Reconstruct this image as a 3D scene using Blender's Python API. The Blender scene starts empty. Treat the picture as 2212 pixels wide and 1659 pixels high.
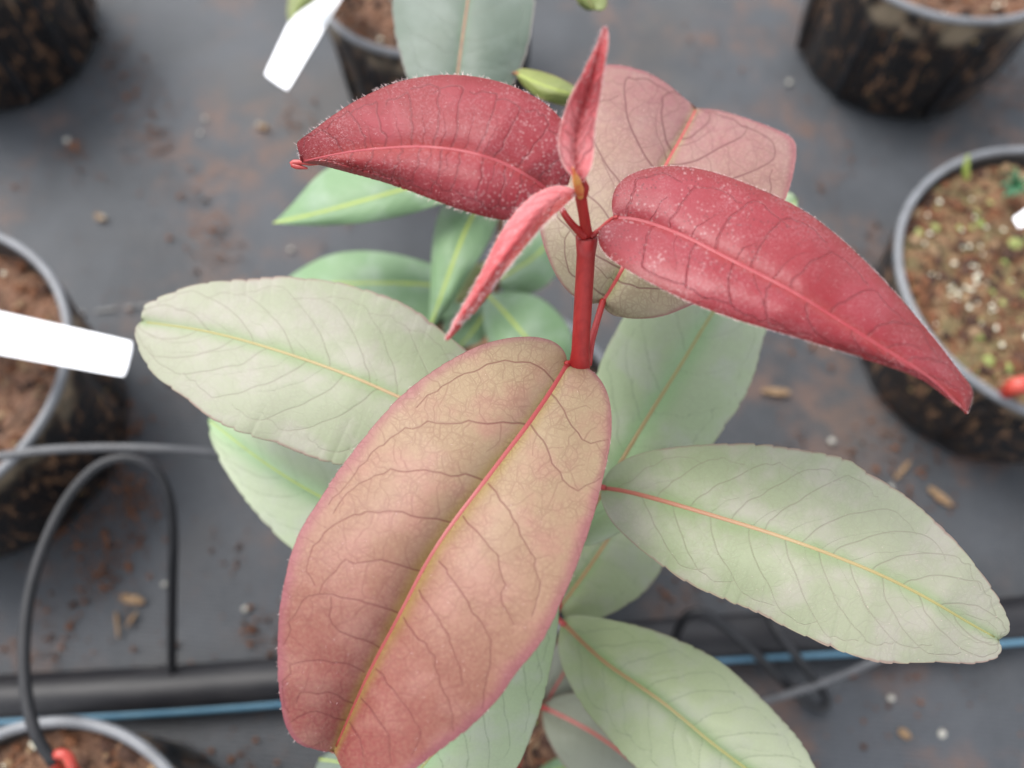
import bpy, math, random
import numpy as np
from mathutils import Vector, Matrix, noise

# ------------------------------------------------------------------ camera, sky, sun, exposure
S = bpy.context.scene
COL = S.collection
H = 0.64                     # camera height above the ground sheet (m)
TH = math.radians(24.0)      # view direction is this far from straight down
F = 1736.0                   # focal length in photo pixels (photo 2212 wide here)
CX, CY = 1106.0, 829.5

cd = bpy.data.cameras.new('camera')
cam = bpy.data.objects.new('camera', cd)
COL.objects.link(cam)
cam.location = (0, 0, H)
cam.rotation_euler = (TH, 0, 0)
cd.sensor_width = 36.0
cd.lens = 36.0 * F / 2212.0
cd.clip_start = 0.01
cd.clip_end = 100
cd.dof.use_dof = True
cd.dof.focus_distance = 0.262
cd.dof.aperture_fstop = 5.4
S.camera = cam

SUN_EL, SUN_AZ = math.radians(60), math.radians(-50)   # light comes from the upper left of the view
W = bpy.data.worlds.new('World'); S.world = W
W.use_nodes = True
wn = W.node_tree.nodes; wl = W.node_tree.links
sky = wn.new('ShaderNodeTexSky'); sky.sky_type = 'NISHITA'
sky.sun_disc = False
sky.sun_elevation = SUN_EL
sky.sun_rotation = SUN_AZ
sky.dust_density = 1.5; sky.air_density = 1.0; sky.ozone_density = 0.6
hs = wn.new('ShaderNodeHueSaturation'); hs.inputs['Saturation'].default_value = 0.22
wl.new(sky.outputs[0], hs.inputs['Color'])
bg = wn['Background']; wl.new(hs.outputs[0], bg.inputs[0])
bg.inputs[1].default_value = 0.15

sl = bpy.data.lights.new('sun', 'SUN'); sl.energy = 1.1; sl.angle = math.radians(32)
sl.color = (1.0, 0.96, 0.90)
sun = bpy.data.objects.new('sun', sl); COL.objects.link(sun)
sd = Vector((math.sin(SUN_AZ) * math.cos(SUN_EL), math.cos(SUN_AZ) * math.cos(SUN_EL), math.sin(SUN_EL)))
sun.rotation_euler = (-sd).to_track_quat('-Z', 'Y').to_euler()
sun.location = (0, 0, 3)

S.view_settings.view_transform = 'Standard'
S.view_settings.look = 'None'
S.view_settings.gamma = 1
S.view_settings.use_curve_mapping = False
S.view_settings.exposure = 1.86

rng = np.random.default_rng(7)
random.seed(7)
cT, sT = math.cos(TH), math.sin(TH)

# ------------------------------------------------------------------ helpers
def W3(px, py, z):
    """photo pixel + height above ground -> point in the world"""
    px = np.asarray(px, float); py = np.asarray(py, float); z = np.asarray(z, float)
    x = (px - CX) / F; y = -(py - CY) / F
    Y = y * cT + sT; Z = y * sT - cT
    t = (H - z) / (-Z)
    return np.stack([x * t, Y * t, z + 0 * t], axis=-1)

def V3(px, py, z):
    return Vector(W3(px, py, z).tolist())

def lin(c):
    return tuple(((v / 255) / 12.92 if v / 255 <= 0.04045 else ((v / 255 + 0.055) / 1.055) ** 2.4) for v in c)

GAIN = 2.3
def A(r, g, b, k=1.0):
    """surface reflectance of something that looks (r,g,b) under this exposure"""
    return tuple(min(0.85, v / GAIN * k) for v in lin((r, g, b))) + (1,)

def tag(o, label=None, cat=None, group=None, kind=None):
    if label: o['label'] = label
    if cat: o['category'] = cat
    if group: o['group'] = group
    if kind: o['kind'] = kind
    return o

def empty(name, loc=(0, 0, 0)):
    o = bpy.data.objects.new(name, None); COL.objects.link(o)
    o.location = loc; o.empty_display_size = 0.02
    return o

def link_mesh(name, verts, faces, mats, parent=None, midx=None, smooth=True, attrs=None):
    me = bpy.data.meshes.new(name)
    verts = np.asarray(verts, float).reshape(-1, 3)
    if parent is not None:
        verts = verts - np.array(parent_world(parent))
    me.from_pydata(verts.tolist(), [], faces if isinstance(faces, list) else faces.tolist())
    for m in (mats if isinstance(mats, (list, tuple)) else [mats]):
        me.materials.append(m)
    if midx is not None:
        me.polygons.foreach_set('material_index', np.asarray(midx, dtype=np.int32))
    me.polygons.foreach_set('use_smooth', np.full(len(me.polygons), smooth, dtype=bool))
    if attrs:
        for k, v in attrs.items():
            if v.ndim == 1:
                a = me.attributes.new(k, 'FLOAT', 'POINT'); a.data.foreach_set('value', v.astype(np.float32))
            else:
                a = me.attributes.new(k, 'FLOAT_VECTOR', 'POINT'); a.data.foreach_set('vector', v.astype(np.float32).ravel())
    me.update()
    o = bpy.data.objects.new(name, me); COL.objects.link(o)
    if parent is not None: o.parent = parent
    return o

def parent_world(p):
    v = Vector((0, 0, 0))
    while p is not None:
        v = v + p.location; p = p.parent
    return tuple(v)

def chaikin(P, n=2):
    P = np.asarray(P, float)
    for _ in range(n):
        Q = P[:-1] * 0.75 + P[1:] * 0.25; R = P[:-1] * 0.25 + P[1:] * 0.75
        I = np.empty((2 * len(Q), P.shape[1])); I[0::2] = Q; I[1::2] = R
        P = np.vstack([P[:1], I, P[-1:]])
    return P

def resample(P, t):
    P = np.asarray(P, float)
    d = np.r_[0, np.cumsum(np.linalg.norm(np.diff(P, axis=0), axis=1))]
    d /= d[-1]
    return np.stack([np.interp(t, d, P[:, k]) for k in range(P.shape[1])], axis=-1)

def tube_geo(P, R, seg=10, off=0, cap=True, flat=1.0):
    P = np.asarray(P, float); n = len(P); R = np.broadcast_to(R, (n,))
    T = np.gradient(P, axis=0); T /= np.linalg.norm(T, axis=1)[:, None] + 1e-12
    up = np.array([0, 0, 1.0]) if abs(T[0][2]) < 0.9 else np.array([1.0, 0, 0])
    V = []; N = np.cross(np.cross(T[0], up), T[0]); N /= np.linalg.norm(N)
    for i in range(n):
        N = N - T[i] * np.dot(N, T[i]); N /= np.linalg.norm(N)
        B = np.cross(T[i], N)
        for k in range(seg):
            a = 2 * math.pi * k / seg
            V.append(P[i] + R[i] * (math.cos(a) * N * flat + math.sin(a) * B))
    Fc = []
    for i in range(n - 1):
        for k in range(seg):
            a = off + i * seg + k; b = off + i * seg + (k + 1) % seg
            Fc.append([a, b, b + seg, a + seg])
    if cap:
        Fc.append([off + k for k in range(seg)][::-1]); Fc.append([off + (n - 1) * seg + k for k in range(seg)])
    return V, Fc

def rib_mat(name, a, b, c, rough=0.5):
    m = NT(name); al = m.attr('along')
    col = m.mix(m.ramp(al, 0.0, 0.45, smooth=False), a, b); col = m.mix(m.ramp(al, 0.4, 1.0, smooth=False), col, c)
    m.out(Base_Color=col, Roughness=rough); m.b.inputs['Specular IOR Level'].default_value = 0.35
    return m.m

def tube(name, P, R, mat, parent=None, seg=10, smoothn=2, n=40, flat=1.0):
    P = chaikin(P, smoothn); t = np.linspace(0, 1, n)
    if np.ndim(R): R = np.interp(t, np.linspace(0, 1, len(R)), R)
    V, Fc = tube_geo(resample(P, t), R, seg, flat=flat)
    return link_mesh(name, V, Fc, mat, parent)

# ------------------------------------------------------------------ material toolkit
class NT:
    def __init__(s, name):
        s.m = bpy.data.materials.new(name); s.m.use_nodes = True
        s.t = s.m.node_tree; s.n = s.t.nodes; s.l = s.t.links
        s.b = s.n['Principled BSDF']
    def set(s, inp, v):
        if hasattr(v, 'is_output') or isinstance(v, bpy.types.NodeSocket): s.l.new(v, inp)
        else:
            inp.default_value = v
    def math(s, op, a, b=0.0, c=None, clamp=False):
        n = s.n.new('ShaderNodeMath'); n.operation = op; n.use_clamp = clamp
        s.set(n.inputs[0], a); s.set(n.inputs[1], b)
        if c is not None: s.set(n.inputs[2], c)
        return n.outputs[0]
    def ramp(s, x, a, b, c=0.0, d=1.0, smooth=True):
        n = s.n.new('ShaderNodeMapRange'); n.interpolation_type = 'SMOOTHSTEP' if smooth else 'LINEAR'
        s.set(n.inputs[0], x); s.set(n.inputs[1], a); s.set(n.inputs[2], b); s.set(n.inputs[3], c); s.set(n.inputs[4], d)
        return n.outputs[0]
    def mix(s, f, a, b, mode='MIX'):
        n = s.n.new('ShaderNodeMix'); n.data_type = 'RGBA'; n.blend_type = mode
        s.set(n.inputs[0], f); s.set(n.inputs[6], a); s.set(n.inputs[7], b)
        return n.outputs[2]
    def attr(s, name, vec=False):
        n = s.n.new('ShaderNodeAttribute'); n.attribute_name = name
        return n.outputs['Vector' if vec else 'Fac']
    def obj(s):
        return s.n.new('ShaderNodeTexCoord').outputs['Object']
    def geo(s):
        return s.n.new('ShaderNodeNewGeometry').outputs['Position']
    def map(s, v, scale=(1, 1, 1), loc=(0, 0, 0), rot=(0, 0, 0)):
        n = s.n.new('ShaderNodeMapping'); s.set(n.inputs[0], v)
        n.inputs['Scale'].default_value = scale; n.inputs['Location'].default_value = loc; n.inputs['Rotation'].default_value = rot
        return n.outputs[0]
    def noise(s, v, scale, detail=3, rough=0.5, dist=0.0, color=False):
        n = s.n.new('ShaderNodeTexNoise'); s.set(n.inputs['Vector'], v)
        n.inputs['Scale'].default_value = scale; n.inputs['Detail'].default_value = detail
        n.inputs['Roughness'].default_value = rough; n.inputs['Distortion'].default_value = dist
        return n.outputs['Color' if color else 'Fac']
    def vor(s, v, scale, feat='DISTANCE_TO_EDGE', rand=1.0, out='Distance'):
        n = s.n.new('ShaderNodeTexVoronoi'); n.feature = feat; s.set(n.inputs['Vector'], v)
        n.inputs['Scale'].default_value = scale; n.inputs['Randomness'].default_value = rand
        return n.outputs[out]
    def vadd(s, a, b, k=1.0):
        m = s.n.new('ShaderNodeVectorMath'); m.operation = 'MULTIPLY_ADD'
        s.set(m.inputs[0], b); m.inputs[1].default_value = (k, k, k); s.set(m.inputs[2], a)
        return m.outputs[0]
    def bump(s, h, strength=0.5, dist=0.001, normal=None):
        n = s.n.new('ShaderNodeBump'); s.set(n.inputs['Height'], h)
        n.inputs['Strength'].default_value = strength; n.inputs['Distance'].default_value = dist
        if normal is not None: s.l.new(normal, n.inputs['Normal'])
        return n.outputs[0]
    def out(s, **k):
        for key, v in k.items(): s.set(s.b.inputs[key.replace('_', ' ')], v)
        return s.m

def leaf_material(name, c0, c1, cmid, cedge, cvein, midw=7.0, vein_amt=0.6, tert=0.55, fine=0.3,
                  rough=0.52, spec=0.42, edge_amt=0.8, edge_from=0.93, spots=0.0, dark_spots=0.0, blotch=None, blotch_amt=0.4,
                  trans=0.26, bumpk=0.5, sheen=0.0, mid_amt=0.6, side=None, tert_amt=0.5, secw=0.56, sec_amt=1.0, bloom=0.0):
    m = NT(name)
    al = m.attr('along'); ac = m.attr('across'); ds = m.attr('dsec'); dm = m.attr('dmid'); lco = m.attr('lco', True)
    sg = m.attr('side')
    base = m.mix(m.ramp(al, 0.1, 0.95), c0, c1)
    n1 = m.noise(m.map(lco, (0.06, 0.06, 1)), 1.0, 4, 0.55)
    if blotch is not None:
        base = m.mix(m.math('MULTIPLY', m.ramp(n1, 0.42, 0.68), blotch_amt), base, blotch)
    mott = m.noise(lco, 0.9, 3, 0.6)
    base = m.mix(m.ramp(mott, 0.3, 0.75, 0.0, 0.18), base, tuple(min(1, c * 1.35) for c in c0[:3]) + (1,))
    if side is not None:          # one half of the blade carries another tint
        base = m.mix(m.math('MULTIPLY', m.ramp(sg, -0.2, 0.6), side[1]), base, side[0])
    midz = m.ramp(m.math('ADD', dm, m.math('MULTIPLY', n1, 3.0)), 0.5, midw + 1.5, mid_amt, 0.0)
    base = m.mix(midz, base, cmid)
    ej = m.math('ADD', ac, m.math('MULTIPLY', m.math('SUBTRACT', n1, 0.5), 0.10))
    base = m.mix(m.math('MULTIPLY', m.ramp(ej, edge_from, 1.0), edge_amt), base, cedge)
    wob = m.noise(lco, 0.35, 2, 0.5, color=True)
    wl_ = m.vadd(lco, wob, 0.9)
    wob2 = m.noise(lco, 1.6, 2, 0.5, color=True)
    wl2 = m.vadd(wl_, wob2, 0.25)
    t1 = m.ramp(m.vor(wl2, 0.21), 0.012, 0.065, 1, 0)
    t2 = m.ramp(m.vor(wl2, 0.58), 0.03, 0.15, 1, 0)
    t3 = m.ramp(m.vor(wl2, 1.3), 0.03, 0.2, 1, 0)
    s1 = m.ramp(ds, 0.12, secw, sec_amt, 0)
    s2 = m.math('MULTIPLY', m.ramp(m.attr('dter'), 0.08, 0.48, 1, 0), tert_amt)
    vis = m.ramp(m.noise(lco, 0.13, 2, 0.5), 0.35, 0.6, 0.45, 1.0)
    t1 = m.math('MULTIPLY', m.math('MULTIPLY', t1, tert), vis)
    t2 = m.math('MULTIPLY', m.math('MULTIPLY', t2, fine), vis)
    t3 = m.math('MULTIPLY', t3, fine * 0.35)
    mask = m.math('MAXIMUM', m.math('MAXIMUM', t1, t2), m.math('MAXIMUM', m.math('MAXIMUM', s1, s2), t3))
    base = m.mix(m.math('MULTIPLY', mask, vein_amt), base, cvein)
    if spots > 0:
        sp = m.ramp(m.vor(m.map(wl_, (1, 1, 1)), 0.95, 'F1'), 0.16, 0.40, 1, 0)
        where = m.math('MULTIPLY', m.ramp(m.noise(lco, 0.22, 3, 0.6), 0.44, 0.56), m.ramp(al, 0.20, 0.52, 1, 0))
        base = m.mix(m.math('MULTIPLY', m.math('MULTIPLY', sp, where), spots), base, A(232, 178, 178))
    if dark_spots > 0:
        sp = m.ramp(m.vor(wl_, 1.1, 'F1'), 0.14, 0.30, 1, 0)
        where = m.math('MULTIPLY', m.ramp(m.noise(lco, 0.16, 2, 0.6), 0.48, 0.56), m.ramp(al, 0.42, 0.66, 1, 0))
        base = m.mix(m.math('MULTIPLY', m.math('MULTIPLY', sp, where), dark_spots), base, A(110, 20, 28))
    if bloom > 0:
        bn = m.math('MULTIPLY', m.ramp(m.noise(lco, 2.6, 4, 0.7), 0.46, 0.68), m.ramp(m.noise(lco, 0.12, 3, 0.55), 0.36, 0.62, 0.15, 1.0))
        base = m.mix(m.math('MULTIPLY', bn, bloom), base, A(232, 176, 182))
        pk = m.noise(lco, 1.1, 4, 0.65); mott = m.math('ADD', mott, m.math('MULTIPLY', pk, 1.6))
    h = m.math('ADD', m.math('MULTIPLY', mask, -1.0), m.math('MULTIPLY', mott, 0.35))
    nb = m.bump(h, bumpk, 0.00022)
    b = m.out(Base_Color=base, Roughness=rough, Normal=nb)
    m.b.inputs['Specular IOR Level'].default_value = spec
    if sheen:
        m.b.inputs['Sheen Weight'].default_value = sheen; m.b.inputs['Sheen Roughness'].default_value = 0.45
        m.b.inputs['Sheen Tint'].default_value = (1, 0.85, 0.87, 1)
    tr = m.n.new('ShaderNodeBsdfTranslucent'); m.l.new(base, tr.inputs[0])
    mx = m.n.new('ShaderNodeMixShader'); mx.inputs[0].default_value = trans
    m.l.new(m.b.outputs[0], mx.inputs[1]); m.l.new(tr.outputs[0], mx.inputs[2])
    m.l.new(mx.outputs[0], m.n['Material Output'].inputs[0])
    return m.m

def plain(name, col, rough=0.5, spec=0.5, col2=None, nscale=300, bumpk=0.0, trans=0.0, bdist=0.0005, stretch=(1, 1, 1)):
    m = NT(name)
    o = m.map(m.obj(), stretch)
    n = m.noise(o, nscale, 4, 0.6)
    c = m.mix(m.ramp(n, 0.35, 0.7), col, col2 or tuple(v * 0.7 for v in col[:3]) + (1,))
    m.out(Base_Color=c, Roughness=rough)
    m.b.inputs['Specular IOR Level'].default_value = spec
    if bumpk: m.out(Normal=m.bump(n, bumpk, bdist))
    return m.m

M = {}
M['mature'] = leaf_material('sage_leaf', A(174, 188, 144), A(198, 199, 174), A(158, 194, 118), A(164, 104, 98), A(142, 120, 104),
                            midw=5, tert_amt=0.4, secw=0.46, vein_amt=0.33, tert=0.35, fine=0.28, blotch=A(218, 206, 200), blotch_amt=0.5, edge_amt=0.55, edge_from=0.965)
M['mature_green'] = leaf_material('pale_green_leaf', A(184, 206, 156, 1.15), A(200, 210, 178, 1.15), A(160, 210, 140, 1.12), A(160, 140, 120), A(146, 162, 124),
                            midw=9, vein_amt=0.45, tert=0.25, fine=0.2, blotch=A(218, 222, 204), blotch_amt=0.6, edge_amt=0.4, edge_from=0.965)
M['lower'] = leaf_material('grey_green_leaf', A(176, 192, 140, 1.15), A(198, 204, 178, 1.18), A(142, 190, 100), A(150, 108, 104), A(130, 142, 108),
                            midw=5, vein_amt=0.4, tert=0.2, fine=0.2, blotch=A(210, 212, 196), blotch_amt=0.5, edge_amt=0.4, edge_from=0.96)
M['front'] = leaf_material('bronze_leaf', A(206, 180, 142), A(172, 80, 76), A(196, 170, 84), A(186, 98, 120), A(134, 56, 54),
                            midw=4.5, vein_amt=0.66, tert=0.46, fine=0.34, blotch=A(210, 148, 134), blotch_amt=0.6, edge_amt=0.62, edge_from=0.87, mid_amt=0.75, tert_amt=0.5, secw=0.46)
M['pink'] = leaf_material('pink_bronze_leaf', A(198, 184, 148), A(196, 124, 128), A(200, 198, 118), A(184, 86, 102), A(120, 48, 52),
                            midw=3.5, vein_amt=0.7, tert=0.35, fine=0.36, blotch=A(206, 166, 158), blotch_amt=0.5, edge_amt=0.6, edge_from=0.93)
M['red_a'] = leaf_material('downy_red_leaf', A(178, 48, 60), A(156, 14, 24), A(206, 78, 70), A(156, 2, 14), A(104, 6, 18),
                            midw=3.5, vein_amt=0.42, tert=0.10, fine=0.12, tert_amt=0.3, secw=0.46, bloom=0.38, blotch=A(200, 84, 96), blotch_amt=0.6, edge_amt=0.9, edge_from=0.84,
                            spots=0.55, sheen=0.03, rough=0.50, spec=0.35, mid_amt=0.5)
M['red_b'] = leaf_material('glossy_red_leaf', A(180, 44, 58), A(158, 4, 16), A(206, 78, 66), A(158, 0, 8), A(120, 6, 18),
                            midw=2.6, vein_amt=0.30, tert=0.06, fine=0.08, secw=0.42, bloom=0.38, bumpk=1.0, blotch=A(194, 70, 84), blotch_amt=0.5, edge_amt=0.9, edge_from=0.78,
                            spots=0.6, dark_spots=0.75, sheen=0.03, rough=0.44, spec=0.42, mid_amt=0.5)
M['fuzz'] = leaf_material('woolly_red_leaf', A(232, 122, 126, 1.5), A(216, 66, 72, 1.5), A(196, 12, 22), A(248, 190, 184, 1.4), A(170, 34, 42),
                            midw=2.4, vein_amt=0.35, tert=0.1, fine=0.3, blotch=A(246, 176, 176, 1.4), blotch_amt=0.6, edge_amt=0.8, edge_from=0.85,
                            sheen=0.15, rough=0.6, spec=0.3, mid_amt=0.8, bumpk=1.0)
M['far'] = leaf_material('green_leaf', A(150, 188, 138), A(156, 194, 142), A(184, 208, 122), A(130, 166, 104), A(124, 174, 118),
                            midw=2.0, vein_amt=0.3, tert=0.1, fine=0.1, blotch=A(188, 212, 184), blotch_amt=0.7, edge_amt=0.3, edge_from=0.95)
M['far_grey'] = leaf_material('grey_leaf', A(120, 138, 120), A(132, 146, 132), A(122, 152, 112), A(160, 124, 130), A(130, 138, 122),
                            midw=3.0, vein_amt=0.4, tert=0.35, fine=0.25, blotch=A(150, 164, 152), blotch_amt=0.7, edge_amt=0.5, edge_from=0.95)
M['yellow'] = leaf_material('yellow_green_leaf', A(166, 176, 90), A(156, 168, 104), A(176, 188, 96), A(196, 130, 70), A(130, 150, 80),
                            midw=2.0, vein_amt=0.2, tert=0.1, fine=0.1, edge_amt=0.6)
M['dusk'] = leaf_material('mauve_leaf', A(164, 170, 146), A(176, 176, 164), A(146, 166, 118), A(150, 96, 96), A(120, 100, 96),
                            midw=2.5, vein_amt=0.3, tert=0.2, fine=0.1, edge_amt=0.5)
M['stem_red'] = plain('red_stem', A(196, 52, 50), 0.45, 0.3, A(178, 40, 40), 160, 0.15, stretch=(3, 3, 0.3))
M['stem_low'] = plain('woody_stem', A(140, 90, 60), 0.6, 0.3, A(110, 84, 56), 120, 0.3)
M['rib_r_p_o'] = rib_mat('red_to_orange_midrib', A(184, 84, 70), A(200, 170, 126), A(170, 168, 100))
M['rib_o_l'] = rib_mat('orange_to_lime_midrib', A(180, 128, 84), A(186, 172, 116), A(168, 184, 106))
M['rib_cr'] = rib_mat('crimson_midrib_fading', A(184, 62, 64), A(200, 104, 104), A(176, 56, 50))
M['rib_red'] = plain('red_midrib', A(206, 70, 66), 0.42, 0.5, A(190, 50, 50), 200)
M['rib_pink'] = plain('pink_midrib', A(206, 112, 100), 0.45, 0.5, A(196, 92, 84), 200)
M['rib_rose'] = plain('rose_midrib', A(184, 62, 72), 0.5, 0.35, A(190, 86, 92), 200)
M['rib_tan'] = plain('tan_midrib', A(208, 164, 110), 0.5, 0.4, A(190, 150, 100), 200)
M['rib_lime'] = plain('lime_midrib', A(196, 216, 96), 0.5, 0.4, A(190, 206, 104), 200)
M['rib_orange'] = plain('orange_midrib', A(168, 128, 92), 0.5, 0.4, A(150, 108, 84), 200)
M['hair'] = plain('white_hair', (0.62, 0.46, 0.45, 1), 0.5, 0.5, (0.6, 0.42, 0.42, 1))
M['fuzz_b'] = leaf_material('woolly_two_tone_leaf', A(232, 122, 126, 1.5), A(216, 66, 72, 1.5), A(196, 12, 22), A(248, 190, 184, 1.4), A(170, 34, 42),
    midw=1.2, vein_amt=0.3, tert=0.1, fine=0.3, blotch=A(246, 176, 176, 1.4), blotch_amt=0.5, edge_amt=0.3, edge_from=0.9, sheen=0.1, rough=0.5, spec=0.3, mid_amt=0.9, bumpk=1.0, side=(A(232, 84, 72), 0.9))
M['bud'] = plain('yellow_bud', A(250, 176, 92), 0.5, 0.4, A(236, 96, 64), 300)
M['white'] = plain('white_label_plastic', (0.82, 0.83, 0.86, 1), 0.4, 0.5, (0.80, 0.81, 0.84, 1), 40)
M['tube'] = plain('black_rubber_tube', (0.007, 0.0075, 0.009, 1), 0.5, 0.3, (0.012, 0.012, 0.014, 1), 60)
M['tube_grey'] = plain('dusty_grey_tube', (0.055, 0.056, 0.06, 1), 0.55, 0.5, (0.035, 0.036, 0.04, 1), 60)
M['pipe'] = plain('black_pipe_plastic', (0.006, 0.006, 0.008, 1), 0.5, 0.28, (0.014, 0.0135, 0.015, 1), 30, stretch=(1, 4, 4))
M['blue'] = plain('blue_stripe_plastic', A(112, 160, 186), 0.5, 0.4, A(96, 148, 178), 60)
M['red_plastic'] = plain('red_emitter_plastic', A(226, 84, 66), 0.4, 0.5, A(206, 66, 52), 60)
M['rim'] = plain('worn_grey_rim', (0.115, 0.12, 0.13, 1), 0.45, 0.5, (0.085, 0.088, 0.095, 1), 60)
M['perlite'] = plain('white_perlite', (0.34, 0.33, 0.29, 1), 0.7, 0.3, (0.26, 0.25, 0.22, 1), 400)
M['perlite_wet'] = plain('bright_perlite', (0.58, 0.56, 0.44, 1), 0.3, 0.6, (0.6, 0.58, 0.45, 1), 400)
M['chip'] = plain('pale_wood_chip', (0.20, 0.13, 0.07, 1), 0.7, 0.3, (0.13, 0.08, 0.045, 1), 400)
M['crumb'] = plain('brown_crumb', (0.125, 0.052, 0.025, 1), 0.85, 0.2, (0.05, 0.022, 0.012, 1), 90)
M['crumb_dark'] = plain('dark_crumb', (0.03, 0.017, 0.012, 1), 0.85, 0.2, (0.06, 0.03, 0.02, 1), 90)
M['moss'] = plain('green_moss', (0.14, 0.18, 0.05, 1), 0.8, 0.2, (0.22, 0.22, 0.09, 1), 200)

def mat_soil(name, c1, c2, c3):
    m = NT(name); o = m.geo()
    n = m.noise(o, 55, 5, 0.65); n2 = m.noise(o, 260, 4, 0.6)
    c = m.mix(m.ramp(n, 0.35, 0.65), c1, c2); c = m.mix(m.ramp(n2, 0.5, 0.72), c, c3)
    m.out(Base_Color=c, Roughness=0.9, Normal=m.bump(n2, 1.0, 0.004)); return m.m
M['soil'] = mat_soil('peat_soil', (0.07, 0.035, 0.02, 1), (0.14, 0.066, 0.036, 1), (0.20, 0.11, 0.06, 1))
M['soil_moss'] = mat_soil('mossy_soil', (0.15, 0.07, 0.035, 1), (0.10, 0.085, 0.035, 1), (0.24, 0.15, 0.07, 1))

def mat_potside():
    m = NT('soil_stained_black_plastic'); o = m.geo()
    n = m.noise(m.map(o, (1, 1, 0.38)), 130, 5, 0.66, 0.4)
    n2 = m.noise(o, 30, 3, 0.5)
    f = m.math('MULTIPLY', m.ramp(n, 0.51, 0.62), m.ramp(n2, 0.36, 0.58, 0.25, 1.0))
    c = m.mix(f, (0.006, 0.0055, 0.006, 1), (0.12, 0.06, 0.028, 1))
    f2 = m.ramp(m.noise(m.map(o, (1, 1, 1), (3, 3, 3)), 130, 3, 0.6), 0.66, 0.74)
    c = m.mix(f2, c, (0.30, 0.20, 0.08, 1))
    sx = m.n.new('ShaderNodeSeparateXYZ'); m.l.new(o, sx.inputs[0])
    band = m.math('MULTIPLY', m.ramp(sx.outputs[2], 0.100, 0.114), m.ramp(n2, 0.40, 0.58, 0.0, 0.9))
    c = m.mix(band, c, (0.16, 0.125, 0.085, 1))
    m.out(Base_Color=c, Roughness=m.ramp(f, 0, 1, 0.38, 0.8), Normal=m.bump(n, 0.4, 0.001)); return m.m
M['potside'] = mat_potside()

def mat_ground():
    m = NT('woven_ground_fabric'); o = m.geo()
    # woven tapes: fine ribs across and along
    def wave(direction, sc):
        w = m.n.new('ShaderNodeTexWave'); w.wave_type = 'BANDS'; w.bands_direction = direction
        m.l.new(m.map(o, (1, 1, 1), rot=(0, 0, 0.09)), w.inputs['Vector']); w.inputs['Scale'].default_value = sc
        w.inputs['Distortion'].default_value = 0.6; w.inputs['Detail'].default_value = 1.5; w.inputs['Detail Scale'].default_value = 2
        return w.outputs['Fac']
    wx, wy = wave('X', 160), wave('Y', 90)
    wv = m.math('MULTIPLY', wx, wy)
    n = m.noise(o, 5.5, 5, 0.6); n2 = m.noise(o, 34, 5, 0.65)
    c = m.mix(m.ramp(n, 0.3, 0.7), (0.013, 0.0155, 0.019, 1), (0.035, 0.039, 0.046, 1))
    c = m.mix(m.ramp(wv, 0.1, 0.8, 0.0, 0.2), c, (0.05, 0.053, 0.059, 1))
    d = m.math('MULTIPLY', m.ramp(m.noise(m.map(o, (1, 1, 1), (7, 3, 0)), 7.5, 5, 0.62), 0.47, 0.62), m.ramp(n2, 0.40, 0.62))
    c = m.mix(m.math('MULTIPLY', d, 0.8), c, (0.082, 0.044, 0.030, 1))
    fl = m.ramp(m.noise(o, 420, 2, 0.6), 0.35, 0.75, 0.0, 0.35)
    c = m.mix(fl, c, (0.060, 0.063, 0.068, 1))
    d2 = m.ramp(m.noise(m.map(o, (1, 1, 1), (1, 9, 0)), 3.2, 4, 0.6), 0.52, 0.7, 0, 0.5)
    c = m.mix(d2, c, (0.052, 0.044, 0.037, 1))
    hb = m.math('ADD', m.math('MULTIPLY', wv, 0.5), n2)
    m.out(Base_Color=c, Roughness=0.62, Normal=m.bump(hb, 0.6, 0.0016)); m.b.inputs['Specular IOR Level'].default_value = 0.4; return m.m
M['ground'] = mat_ground()

# ------------------------------------------------------------------ setting: ground fabric
def make_ground():
    # fine sheet with soft wrinkles near the pots, skirts out to a wide sheet
    xs = np.concatenate([[-6, -3, -1.5], np.linspace(-0.9, 0.9, 181), [1.5, 3, 6]])
    ys = np.concatenate([[-6, -3, -1.2], np.linspace(-0.5, 1.3, 181), [2, 4, 7]])
    X, Y = np.meshgrid(xs, ys, indexing='ij')
    Z = np.zeros_like(X)
    for i in range(X.shape[0]):
        for j in range(X.shape[1]):
            x, y = X[i, j], Y[i, j]
            if abs(x) < 1 and -0.6 < y < 1.4:
                w = 0.6 + 2.6 * min(1, max(0, (x - 0.1) / 0.12)) * min(1, max(0, (0.14 - y) / 0.1))
                Z[i, j] = w * (0.0035 * noise.noise((x * 9, y * 14 + x * 5, 1.3)) + 0.0015 * noise.noise((x * 28, y * 22, 4.0)))
    V = np.stack([X, Y, Z - 0.002], -1).reshape(-1, 3)
    nx, ny = X.shape
    idx = np.arange(nx * ny).reshape(nx, ny)
    Fc = np.stack([idx[:-1, :-1], idx[1:, :-1], idx[1:, 1:], idx[:-1, 1:]], -1).reshape(-1, 4)
    g = link_mesh('ground', V, Fc, M['ground'])
    tag(g, 'dark grey woven weed fabric with brown soil spilt on it', 'ground', kind='structure')
make_ground()

# dashed white marker thread woven in the fabric (part of the sheet's look, very thin)
def seam():
    g = empty('seam_line', tuple(V3(230, 672, 0.002)))
    tag(g, 'dashed white marker line on the grey ground fabric', 'fabric seam')
    a, b = W3(112, 683, 0.0015), W3(350, 655, 0.0015)
    for t0, t1 in ((0.0, 0.09), (0.13, 0.30), (0.40, 0.58), (0.66, 0.74), (0.78, 0.97)):
        p, q = a + (b - a) * t0, a + (b - a) * t1
        V, Fc = tube_geo(np.linspace(p, q, 4), 0.0013, 6, flat=0.35)
        link_mesh('stitch', V, Fc, M['seam'], g)
M['seam'] = plain('dusty_white_thread', (0.20, 0.19, 0.18, 1), 0.7, 0.3, (0.12, 0.12, 0.12, 1), 300)
seam()

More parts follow.
